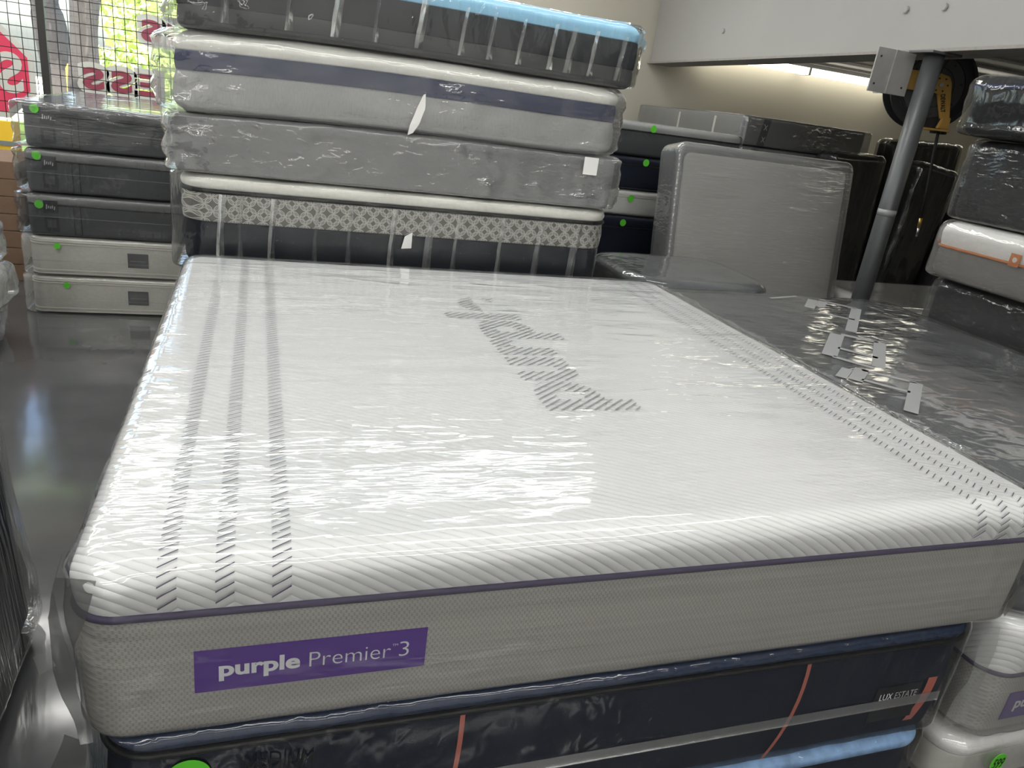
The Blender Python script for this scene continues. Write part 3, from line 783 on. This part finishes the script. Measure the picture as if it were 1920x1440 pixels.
tz = bz + .397 + .236 + .297
tm = thing('foam_mattress', 'charcoal foam mattress with a sky blue top layer, topmost of the tall stack', 'mattress', (BX + .02, BYc - .0, tz))
CHAR = fabric('charcoal_side', (.045, .047, .053), 250, .15, .15); CHAR2 = fabric('charcoal_lower', (.085, .086, .088), 250, .15, .15)
SKYB = plain('sky_blue_foam', (.32, .60, .80), .7, var=.06)
slab('lower_layer', BA - .015, BB, 0, .085, CHAR2, tm, .10, 0, .03, .006, .06, deform=tilt2)
slab('middle_layer', BA - .01, BB + .002, .085, .195, CHAR, tm, .10, 0, .0, .004, .06, deform=tilt2)
slab('top_layer', BA - .012, BB, .195, .262, SKYB, tm, .10, .04, 0, .004, .06, deform=tilt2)
for xx in (-.78, -.55, -.38, -.22, -.05, .13, .25, .38, .52, .60, .71, .84):
    w = random.uniform(.015, .035); dz = float(tilt2(np.array([xx]), 0, 0)[0])
    sheet('film_pleat', [[(xx, -BB - .016, .21 + dz), (xx + w * .5, -BB - .034, .21 + dz), (xx + w, -BB - .016, .21 + dz)],
                         [(xx - .012, -BB - .016, .12 + dz), (xx + w * .4 - .01, -BB - .036, .12 + dz), (xx + w - .012, -BB - .016, .12 + dz)],
                         [(xx - .02, -BB - .014, .03 + dz), (xx + w * .4 - .02, -BB - .026, .03 + dz), (xx + w * .4, -BB - .014, .03 + dz)]], FILM_BAG, tm, 6, .002, 20, int(xx * 100) + 400)
wrap(tm, BA - .01, BB, .262, FILM_DARK, .11, (.03, .015, .012, .01), .004, .004, (6, 6, 3), .028, 53, rt=.03, side_amp=.01, deform=tilt2,
     crumple=[(BA, -BB, .22, .2, .02), (-BA, -BB, .1, .25, .03)])
sheet('bag_corner', [[(-.93, -BB - .02, -.01), (-.96, -BB - .01, .08), (-.97, -BB, .2)], [(-1.0, -BB + .02, .0), (-1.06, -BB, .07), (-1.11, -BB + .05, .2)]], FILM_BAG, tm, 12, .015, 12, 61)

# ================================================================== LEFT STACK
LXc, LYc, LA, LB = -.185, 5.16, .965, .82
DGREY = fabric('dark_grey_cover', (.070, .073, .080), 200, .2, .15); CREAM = fabric('cream_quilt', (.56, .545, .50), 60, .6, .12)
CREAMP = plain('cream_piping', (.62, .60, .55), .6); DGT = fabric('dark_grey_top', (.17, .17, .175), 120, .3, .2)
zc = 0.0
cream_lab = ['cream quilted mattress with dark square label, lowest of the stack by the shop window', 'cream quilted mattress with dark square label, second from floor by the shop window']
for i in range(2):
    m_ = thing('cream_mattress', cream_lab[i], 'mattress', (LXc + (.01 if i else 0), LYc, zc), group=None)
    H = .252
    slab('border', LA, LB, .012, .215, CREAM, m_, .08, .0, .012, .006, .12)
    slab('top_panel', LA - .004, LB, .217, H, CREAM, m_, .08, .025, .0, .006, .12)
    for zz in (.014, .035, .206, .221): pipe_loop('piping', LA + .003, LB + .003, .08, zz, .005, CREAMP, m_)
    pl = prism('brand_label', rect(-.40, .075, -.275, .172), (0, -LB - .010, 0), X, Z, .001, BLACKPRINT, m_)
    prism('label_stripe', rect(-.385, .118, -.29, .124), (0, -LB - .0115, 0), X, Z, .0005, plain('label_grey', (.12, .12, .14), .6), pl)
    sticker(m_, -.80 + .045 * (1 - i), -LB - .026, .198, .021)
    boxes('wrap_seam', [(-.95, .2, -LB - .0245, -LB - .0235, .098, .103)], SEAM, m_)
    wrap(m_, LA, LB, H, FILM_CLEAR, .09, (.055, .01, .02, .01), .003, .002, (5, 5, 12), .035, 70 + i, rt=.02, side_amp=.014)
    zc += .258
dk = ['charcoal mattress with green sticker resting on the cream mattresses', 'charcoal mattress with green sticker, between two others like it near the shop window', 'charcoal mattress with glossy lit plastic top, topmost beside the shop window']
for i in range(3):
    m_ = thing('charcoal_mattress', dk[i], 'mattress', (LXc + .012 * i + .015, LYc, zc))
    H = .264
    slab('border', LA, LB, 0, .195, DGREY, m_, .08, 0, .02, .004, .12)
    slab('top_panel', LA, LB, .197, H, DGT if i < 2 else DGREY, m_, .08, .03, .0, .006, .12)
    pipe_loop('piping', LA + .002, LB + .002, .08, .196, .005, CORD, m_)
    pl = prism('brand_label', rect(-.865, .03, -.785, .125), (0, -LB - .010, 0), X, Z, .001, BLACKPRINT, m_)
    prism('label_square', rect(-.85, .055, -.80, .105), (0, -LB - .0112, 0), X, Z, .0005, plain('label_dim', (.05, .05, .055), .6), pl)
    pl = prism('brand_label', rect(-.865, .145, -.785, .225), (0, -LB - .010, 0), X, Z, .001, BLACKPRINT, m_)
    SILV = plain('label_silver', (.35, .35, .37), .5)
    for q, (qa, qb, qc, qd) in enumerate(((-.852, .170, -.843, .200), (-.841, .176, -.832, .192), (-.830, .174, -.822, .190), (-.820, .176, -.811, .194), (-.809, .168, -.800, .188))): prism('logo_mark', [(qa, qb), (qc - .003, qb), (qc, qd), (qa + .003, qd)], (0, -LB - .0115, 0), X, Z, .0005, SILV, pl)
    for xx in (-.70, -.66): boxes('strap', [(xx - .003, xx + .003, -LB - .007, -LB - .0045, .01, .195)], CORD, m_)
    sticker(m_, (-.885, -.885, -.885)[i], -LB - .026, (.20, .225, .228)[i], .026)
    boxes('wrap_seam', [(-.95, .2, -LB - .0245, -LB - .0235, .122, .127)], SEAM, m_)
    wrap(m_, LA, LB, H, FILM_DARK if i < 2 else FILM_LONG, .09, (.055, .01, .02, .01), .003, .003, (6, 6, 8), .032, 75 + i, rt=.03, side_amp=.016,
         crumple=[(-LA, -LB, .13, .2, .02)])
    zc += .271

# white wrapped bundles at the far left edge
WHT = fabric('white_cover', (.66, .655, .64), 80, .5, .1)
zb = 0.0
wl = ['white bundle in loose plastic lying on the floor beside the left stack', 'white bundle in loose plastic, second from floor beside the left stack', 'white bundle in puckered plastic, third from floor beside the left stack', 'small white bundle with puckered plastic edge on top of the other bundles']
for i, (hh, xr) in enumerate(((.25, -1.19), (.22, -1.12), (.24, -1.16), (.24, -1.19))):
    m_ = thing('wrapped_bundle', wl[i], 'bundle', (xr - .7, 3.55, zb))
    slab('body', .68, .36, 0, hh - .012, WHT, m_, .1, .05, .05, .01, .1)
    wrap(m_, .68, .36, hh - .012, FILM_BAG, .1, (.02, .035, .02, .03), .003, .006, (9, 9, 9), .03, 90 + i, rt=.05, side_amp=.05)
    for k in range(7):
        sheet('puckered_edge', [[(.70, .30 - k * .02, .03 + k * .025), (.745, .31 - k * .02, .03 + k * .025)], [(.70, .30 - k * .02, .05 + k * .025), (.735, .30 - k * .02, .048 + k * .025)]], SEAM, m_, 3, .006, 40, 300 + k + 10 * i)
    zb += hh

# black mattress standing at the lower left
bl = thing('black_wrapped_mattress', 'black plastic-wrapped mattress standing on its edge at the aisle', 'mattress', (-.535, .17, 0), rot=(0, math.radians(-4), 0))
BLK = fabric('black_cover', (.020, .020, .022), 150, .3, .3)
slab('body', .13, 1.0, .01, 1.25, BLK, bl, .09, .06, .06, .01, .1)
wrap(bl, .13, 1.0, 1.25, FILM_BLACK, .1, (.02, .03, .02, .03), .02, .012, (14, 14, 2), .03, 97, rt=.07, side_amp=.022, z0=.012)

# ================================================================== STACK AND SLABS ON THE RIGHT
RXc, RYc, RA, RB = 2.865, 1.03, .765, 1.02
m_ = thing('white_mattress', 'white mattress with green 599 sticker on the floor', 'mattress', (RXc, RYc, 0))
slab('border', RA, RB, 0, .12, CREAM, m_, .08, 0, .03, .004, .12); slab('top_panel', RA, RB, .122, .188, fabric('white_waffle', (.72, .70, .69), 90, .8, .1), m_, .08, .04, 0, .01, .1)
s_ = prism('price_sticker', disc(.034, 28, .85), (2.262 - RXc, -RB - .032, .112), X, Z, .0012, GREEN, m_)
text('handwritten_price', '599', INK, s_, (2.262 - RXc, -RB - .0338, .112), X, Z, (-.022, -.02, .022, .018), bold=.008, shear=.2)
wrap(m_, RA, RB, .188, FILM_BAG, .09, (.02, .01, .022, .01), .002, .003, (8, 8, 8), .03, 101, rt=.04, side_amp=.014)
p2 = thing('purple_mattress', 'white-topped mattress with grey side and purple label under the dark grey one', 'mattress', (RXc + .03, RYc, .194))
slab('border', RA, RB, 0, .215, KNIT, p2, .085, 0, .03, .004, .12); slab('top_panel', RA, RB, .218, .40, chevron_quilt('white_chevron_knit_b', [(-.67, -.64), (-.59, -.56)], SP, KS, (.84, .84, .845)), p2, .085, .045, 0, .006, .1)
pipe_loop('piping', RA + .001, RB + .001, .085, .216, .006, PUR, p2)
pl = prism('brand_label', rect(-.67, .06, -.30, .155), (0, -RB - .0055, 0), X, Z, .001, PURL, p2)
text('lettering', 'purple', WHITEPRINT, pl, (0, -RB - .0072, 0), X, Z, (-.635, .085, -.50, .135), bold=.035)
s_ = prism('price_sticker', disc(.034, 28, .85), (2.175 + .05 - RXc, -RB - .030, .325), X, Z, .0012, GREEN, p2)
text('handwritten_price', '899', INK, s_, (2.175 + .05 - RXc, -RB - .0316, .325), X, Z, (-.024, -.016, .024, .016), bold=.008)
wrap(p2, RA, RB, .40, FILM_BAG, .09, (.02, .01, .020, .01), .002, .003, (8, 8, 8), .03, 102, rt=.04, side_amp=.014)
ga = thing('grey_mattress', 'dark grey plastic-wrapped mattress with pale outline print lying beside the big one', 'mattress', (RXc + .01, 1.12, .602))
GA_H = .300
DG2 = fabric('slate_cover', (.105, .11, .118), 120, .2, .1)
slab('body', .77, 1.09, 0, GA_H, DG2, ga, .10, .05, .03, .006, .08, crown=.004)
PRT = plain('pale_bag_print', (.27, .275, .275), .6)
barl = [(2.78, 2.09, 3.0, 2.16, .02), (3.06, 2.1, 2.9, 1.93, .05), (3.11, 2.08, 2.99, 1.96, .045), (3.12, 2.08, 3.23, 1.96, .03), (3.23, 1.96, 2.82, 1.54, .05), (2.9, 1.84, 3.02, 1.74, .025),
        (2.7, 1.49, 2.41, 1.2, .06), (2.72, 1.49, 2.84, 1.39, .03), (2.85, 1.39, 2.54, 1.07, .05), (2.54, 1.3, 2.64, 1.18, .03), (2.42, 1.19, 2.51, 1.06, .03), (2.44, 1.05, 2.3, .93, .05),
        (2.37, 1.05, 2.26, .96, .04), (2.43, 1.04, 2.57, .91, .025), (2.57, .91, 2.28, .65, .045), (2.34, .94, 2.45, .82, .025)]
for (x0, y0, x1, y1, w) in barl:
    d = Vector((x1 - x0, y1 - y0)); L = d.length; d /= L
    prism('printed_bar', rect(0, -w / 2, L, w / 2), (x0 - RXc - .01, y0 - 1.12, GA_H + .0115), (d.x, d.y, 0), (-d.y, d.x, 0), .0008, PRT, ga)
wrap(ga, .77, 1.09, GA_H, FILM_LONG, .11, (.012, .02, .02, .02), .010, .005, (5, 7, 6), .03, 103, rt=.055, side_amp=.014, crumple=[(.0, .55, .3, .22, .012), (-.3, .9, .3, .25, .012)])
# wrapped grey bundle behind it
gbd = thing('grey_bundle', 'grey wrapped bundle behind the dark grey mattress with the outline print', 'bundle', (2.56, 2.68, 0))
slab('body', .44, .37, 0, .915, DG2, gbd, .22, .05, .03, .006, .1)
wrap(gbd, .44, .37, .915, FILM_LONG, .23, (.02, .02, .02, .02), .006, .006, (5, 7, 6), .035, 104, rt=.055, side_amp=.014)

# pale mattress leaning upright on the dark stack behind
ln = thing('leaning_mattress', 'pale grey foam mattress in wrinkled plastic standing upright on edge', 'mattress', (3.55, 3.36, 0), rot=(math.radians(-10), 0, 0))
LEANF = fabric('pale_foam_face', (.38, .37, .355), 160, .2, .06); LEANS = fabric('grey_foam_side', (.14, .14, .14), 160, .2, .1)
V, F_, N_ = slab_np(.715, .785, 0, .21, .06, .03, .03, .004, .06)
Vr = np.stack([V[:, 0], -V[:, 2], V[:, 1] + .785], 1); mesh('side_body', Vr, F_, LEANS, ln)
V, F_, N_ = slab_np(.665, .735, .205, .222, .05, .014, 0, 0, .06)
Vr = np.stack([V[:, 0], -V[:, 2], V[:, 1] + .785], 1); mesh('face_panel', Vr, F_, LEANF, ln)
V, F_, N_ = slab_np(.725, .795, -.01, .232, .07, .03, .03, 0, .022)
fr = np.array((2.2, 7, 5)); dsp = np.maximum((1 - np.abs(vnoise(V @ np.array([[.95, -.3, 0], [.3, .95, 0], [0, 0, 1]]) * fr, 5))) * .7 - .4, -.1) * .012
V = V + N_ * dsp[:, None]
Vr = np.stack([V[:, 0], -V[:, 2], np.maximum(V[:, 1] + .787, .004)], 1)
mesh('plastic_wrap', Vr, F_, plastic('film_diagonal_folds', .16, .13, (2.2, 6, 13), (0, .28, 0), 1.0, .045, cover=3), ln)

# dark stack behind it
DXc, DYc, DA, DB = 2.83, 5.02, .92, .98
ds = [('charcoal_mattress', .0, .40, DGREY, 'charcoal mattress on the floor, lowest of the stack behind the leaning one', 0),
      ('charcoal_mattress', .405, .255, DGREY, 'charcoal mattress second from the floor behind the leaning one', 0),
      ('charcoal_mattress', .665, .335, NAVYB, 'near-black mattress with green sticker below the white one behind the leaning mattress', 1),
      ('white_side_mattress', 1.006, .185, WHT, 'white mattress between near-black ones behind the leaning mattress', 1),
      ('charcoal_mattress', 1.197, .235, NAVYB, 'near-black mattress on top of the white one behind the leaning mattress', 1),
      ('charcoal_mattress', 1.438, .232, DGREY, 'dark grey mattress with a highlight coloured into its top edge, topmost behind the leaning one', 1)]
for i, (nm, z0, h, mt, lb_, stk) in enumerate(ds):
    m_ = thing(nm, lb_, 'mattress', (DXc + (.0, 0, -.02, -.02, -.01, .0)[i], DYc, z0))
    slab('border', DA, DB, 0, h * .74, mt, m_, .09, 0, .02, .005, .14)
    slab('top_panel', DA - .003, DB, h * .745, h, mt if i != 5 else fabric('highlit_top_edge', (.33, .33, .33), 120, .3), m_, .09, .03, 0, .005, .14)  # topmost panel coloured paler to stand for the highlight on top
    pipe_loop('piping', DA + .002, DB + .002, .09, h * .742, .005, CORD if mt is not WHT else CREAMP, m_)
    if stk: sticker(m_, (0, 0, 2.83, 2.86, 2.92, 2.92)[i] - DXc + .03, -DB - .024, h * .86 if i != 3 else h * .7, .026)
    wrap(m_, DA, DB, h, FILM_DARK if mt is not WHT else FILM_CLEAR, .1, (.01, .02, .016, .01), .002, .003, (7, 7, 7), .045, 120 + i, rt=.03, side_amp=.014)

# pair of grey mattresses on a taller pile near the wall
GXc, GYc, GA, GB = 4.86, 5.75, .66, 1.0
GR3 = fabric('steel_grey_cover', (.135, .135, .14), 200, .2, .15)
zz0 = 0.0
gl_ = ['steel grey mattress on the floor beneath the grey pile near the wall', 'steel grey mattress low in the grey pile near the wall', 'steel grey mattress in the middle of the grey pile near the wall', 'steel grey mattress second from top of the pile by the cream wall', 'steel grey mattress with dark logo strip, topmost of the pile by the cream wall']
for i, h in enumerate((.52, .40, .42, .232, .242)):
    m_ = thing('steel_grey_mattress', gl_[i], 'mattress', (GXc, GYc, zz0))
    slab('body', GA, GB, 0, h, GR3, m_, .05, .02, .02, .004, .12)
    if i >= 3:
        lbx = -.50 if i == 4 else -.56
        st_ = prism('logo_strip', [(lbx, .01), (lbx + .075, .01), (lbx + .10, h - .01), (lbx + .025, h - .01)], (0, -GB - .006, 0), X, Z, .001, BLACKPRINT, m_)
        for k in range(2 if i == 4 else 1):
            text('lettering', 'X', plain('label_silver', (.35, .35, .37), .5), st_, (0, -GB - .0075, 0), X, Z, (lbx + .035 + .0 * k, .14 - k * .10, lbx + .075, .185 - k * .10), bold=.01)
        for yy in (-.55, .1): boxes('side_handle', [(-GA - .008, -GA - .004, yy, yy + .03, .02, h - .03)], CREAMP, m_)
    wrap(m_, GA, GB, h, FILM_CLEAR, .06, (.02, .07, .02, .01), .002, .004, (6, 6, 6), .04, 140 + i, rt=.02, side_amp=.014)
    zz0 += h + .007

# black wrapped mattresses standing on end
bs = [('black wrapped mattress standing upright beside the pale leaning mattress', 5.29, 4.55, .30, 1.635, 2), ('black wrapped mattress standing upright behind the steel column', 5.93, 4.50, .24, 1.63, -7), ('black wrapped mattress standing upright with a small white paper label', 6.50, 4.35, .30, 1.62, -9), ('tall black wrapped mattress standing upright nearest the cream wall', 6.62, 5.1, .45, 1.83, 3)]
for i, (lb_, x, y, a, h, tl) in enumerate(bs):
    m_ = thing('black_upright_mattress', lb_, 'mattress', (x, y, 0), rot=(0, math.radians(tl * -1 if tl < 0 else -tl), 0))
    zlo = .06 if abs(tl) > 5 else .02
    slab('body', a - .02, .13, zlo, h, BLK, m_, .07, .05, .05, .01, .1)
    wrap(m_, a - .02, .13, h, FILM_BLACK, .09, (.02,) * 4, .02, .02, (16, 16, 2.2), .03, 150 + i, rt=.06, side_amp=.03, z0=zlo)
    if i == 2: prism('paper_label', rect(-.22, 1.30, -.10, 1.43), (0, -.185, 0), X, Z, .001, WALLW, m_)

# white mattress low behind the column
m_ = thing('white_mattress', 'white mattress lying low behind the steel column', 'mattress', (5.22, 3.26, 0))
slab('border', .86, .44, 0, .45, CREAM, m_, .1, 0, .03, .004, .12); slab('top_panel',   .86, .44, .45, .70, fabric('white_waffle', (.72, .70, .69), 90, .8, .1), m_, .1, .06, 0, .01, .08)
wrap(m_, .86, .44, .70, FILM_CLEAR, .1, (.01,) * 4, .003, .006, (8, 8, 8), .03, 160, rt=.06, side_amp=.01)

# stack on the far right
QY = 1.06; QB = 1.0
DK2 = fabric('graphite_cover', (.026, .026, .028), 150, .3, .2)
TAU = fabric('taupe_side', (.20, .185, .17), 200, .2, .1); ORG = plain('orange_piping', (.55, .17, .03), .6)
ql = [('graphite_mattress', 3.78, 0, .40, 'graphite wrapped mattress on the floor under the right-hand stack'), ('graphite_mattress', 3.78, .408, .362, 'graphite wrapped mattress second from the floor in the right-hand stack'),
      ('graphite_mattress', 3.80, .780, .325, 'graphite wrapped mattress directly under the white and orange one'), ('orange_trim_mattress', 3.70, 1.110, .30, 'white quilted mattress with orange piping and taupe side'),
      ('graphite_mattress', 3.73, 1.416, .405, 'thick graphite wrapped mattress resting on the white and orange one'), ('graphite_mattress', 3.61, 1.828, .285, 'graphite wrapped mattress with a blue edge, topmost of the right-hand stack')]
for i, (nm, x0, z0, h, lb_) in enumerate(ql):
    a = .74
    m_ = thing(nm, lb_, 'mattress', (x0 + a, QY, z0))
    if i == 3:
        dip = lambda x, y, z: -.06 * np.exp(-((y - QB) ** 2) / .015) * 0
        slab('border', a, QB, 0, .165, TAU, m_, .11, 0, .05, .004, .08)
        slab('top_panel', a, QB, .165, h, fabric('white_diamond_quilt', (.78, .77, .75), 28, .9, .08), m_, .11, .06, 0, .01, .06)
        pipe_loop('piping', a + .004, QB + .004, .11, .165, .007, ORG, m_)
        tb = prism('brand_tab', rect(-.02, 0, .035, .06), (-a - .016, QB - .50, .155), (0, -1, 0), Z, .002, ORG, m_)
        prism('tab_mark', disc(.013, 8), (-a - .0185, QB - .508, .187), (0, -1, 0), Z, .0005, CREAMP, tb)
        wrap(m_, a, QB, h, FILM_CLEAR, .12, (.022, .01, .01, .03), .002, .004, (6, 6, 6), .03, 170 + i, rt=.06, side_amp=.016)
    else:
        slab('body', a, QB, 0, h, DK2, m_, .10, .06, .05, .008, .1)
        if i == 5: pipe_loop('blue_edge', a + .006, QB + .006, .10, h - .055, .012, NSTR, m_)
        wrap(m_, a, QB, h, FILM_LONG if i != 5 else FILM_DARK, .11, (.02, .01, .01, .035), .003, .006, (5, 5, 9), .03, 170 + i, rt=.06, side_amp=.022)

# ------------------------------------------------------------------ column, bracket and hose reel
STEEL = plain('grey_steel_paint', (.10, .103, .107), .4, .3, var=.25, nscale=12)
col = thing('steel_column', 'round grey steel column holding up the white girder', 'column', (3.954, 2.682, 0))
tube('shaft', [(0, 0, .012), (0, 0, 1.2), (0, 0, 2.255)], .0555, STEEL, col, 32)
boxes('base_plate', [(-.10, .09, -.09, .09, 0, .012)], STEEL, col, .003); boxes('cap_plate', [(-.11, .11, -.09, .09, 2.255, 2.269)], STEEL, col, .003)
tube('collar_ring', [(0, 0, 1.33), (0, 0, 1.37)], .0565, plain('tape_clear_grey', (.26, .265, .27), .2), col, 32)
hr = thing('hose_reel', 'black drum hose reel with tan swing arm hung beside the column', 'hose reel', (4.485, 3.178, 2.138)); hr.scale = (.904,) * 3
BLKP = plain('black_reel_plastic', (.018, .018, .020), .42); GRYP = plain('reel_grey_face', (.055, .057, .06), .5); TAN = plain('tan_yellow_enamel', (.46, .27, .06), .45)
hr.rotation_euler = (0, 0, math.radians(-25))
def ring(name, r0, r1, y0, y1, mat, parent, n=56):
    V = []; Fs = []
    for i in range(n):
        t_ = 2 * math.pi * i / n; c_, s_2 = math.cos(t_), math.sin(t_)
        for (r, y) in ((r0, y0), (r1, y0), (r1, y1), (r0, y1)): V.append((r * c_, y, r * s_2))
    for i in range(n):
        j = (i + 1) % n
        for k in range(4): Fs.append((i * 4 + k, j * 4 + k, j * 4 + (k + 1) % 4, i * 4 + (k + 1) % 4))
    return mesh(name, V, Fs, mat, parent, False)
# drum faces the camera side (-y)
prism('drum_plate', disc(.295, 56), (0, -.06, 0), X, Z, .012, BLKP, hr); prism('drum_plate', disc(.295, 56), (0, .10, 0), X, Z, .012, BLKP, hr)
for r0, r1, y1 in ((.278, .297, -.088), (.215, .228, -.084), (.135, .142, -.078)): ring('rim', r0, r1, -.07, y1, BLKP, hr)
prism('face_disc', disc(.21, 48), (0, -.072, 0), X, Z, .004, GRYP, hr)
for k in range(8):
    a = 2 * math.pi * k / 8 + .2; prism('rivet', disc(.008, 10), (.185 * math.cos(a), -.076, .185 * math.sin(a)), X, Z, .004, BLKP, hr)
for k in range(5): tube('hose_coil', [((.16 + .018 * k) * math.cos(2 * math.pi * i / 40), -.03 + .03 * k, (.16 + .018 * k) * math.sin(2 * math.pi * i / 40)) for i in range(41)], .014, INK, hr, 8)
arm = prism('swing_arm', [(-.30, .075), (-.02, .075), (.05, .06), (.075, .02), (.135, -.215), (.075, -.225), (.0, -.055), (-.30, -.055)], (.02, -.10, .015), X, Z, .035, TAN, hr, .004)
prism('hub_plate', disc(.062, 28), (.02, -.137, .015), X, Z, .006, TAN, hr)
prism('hub_bolt', disc(.016, 16), (.02, -.144, .015), X, Z, .012, plain('bright_steel', (.6, .6, .6), .25, .9), hr)
for k in range(6):
    a = 2 * math.pi * k / 6; prism('hub_screw', disc(.006, 8), (.02 + .046 * math.cos(a), -.143, .015 + .046 * math.sin(a)), X, Z, .004, INK, hr)
dv = Vector((.075, 0, -.235)).normalized(); up = Vector((.235, 0, .075)).normalized()
text('lettering', 'DEWALT', INK, arm, (.056, -.1365, -.045), dv, up, (0, -.016, .125, .016), bold=.03)
prism('arm_foot', [(0, 0), (.05, .01), (.055, -.07), (-.02, -.07)], (.10, -.12, -.205), X, Z, .05, TAN, hr, .003)
boxes('guide_plate', [(-.10, .16, -.19, -.06, -.295, -.28)], TAN, hr, .003)
for s in (.08, .14): tube('guide_roller', [(s, -.18, -.303), (s, -.07, -.303)], .010, INK, hr, 10)
tube('hose', [(.10, -.07, -.16), (.11, -.125, -.30), (.13, -.125, -.48), (.16, -.125, -.7), (.185, -.12, -.92)], .011, INK, hr, 8)
tube('hose_end', [(.185, -.12, -.92), (.19, -.12, -.99)], [.014, .012], plain('brass', (.45, .33, .10), .35, .8), hr, 10)
tube('hose_nozzle', [(.19, -.12, -.99), (.195, -.12, -1.06)], [.010, .008], plain('bright_steel', (.6, .6, .6), .25, .9), hr, 10)
tube('supply_cable', [(.03, -.20, .30), (-.02, -.205, .12), (-.10, -.20, -.10)], .006, INK, hr, 8)
boxes('hanger', [(-.05, .05, -.03, .05, .29, .434)], BLKP, hr)
br = thing('steel_bracket', 'folded galvanised steel bracket bolted under the girder beside the column', 'bracket', (3.805, 2.823, 2.024)); br.scale = (.878,) * 3
GV2 = plain('galvanised_sheet', (.36, .355, .34), .5, .4, var=.2, nscale=20)
boxes('plate', [(-.16, -.012, -.01, 0, 0, .275)], GV2, br, .002); boxes('plate', [(-.008, .16, -.016, -.002, 0, .275)], GV2, br, .002)
boxes('fold', [(-.012, -.006, -.018, .10, 0, .275)], GV2, br)
for (xx, zz) in ((-.13, .05), (.11, .05), (-.13, .22)): prism('screw', disc(.007, 8), (xx, -.016, zz), X, Z, .004, INK, br)
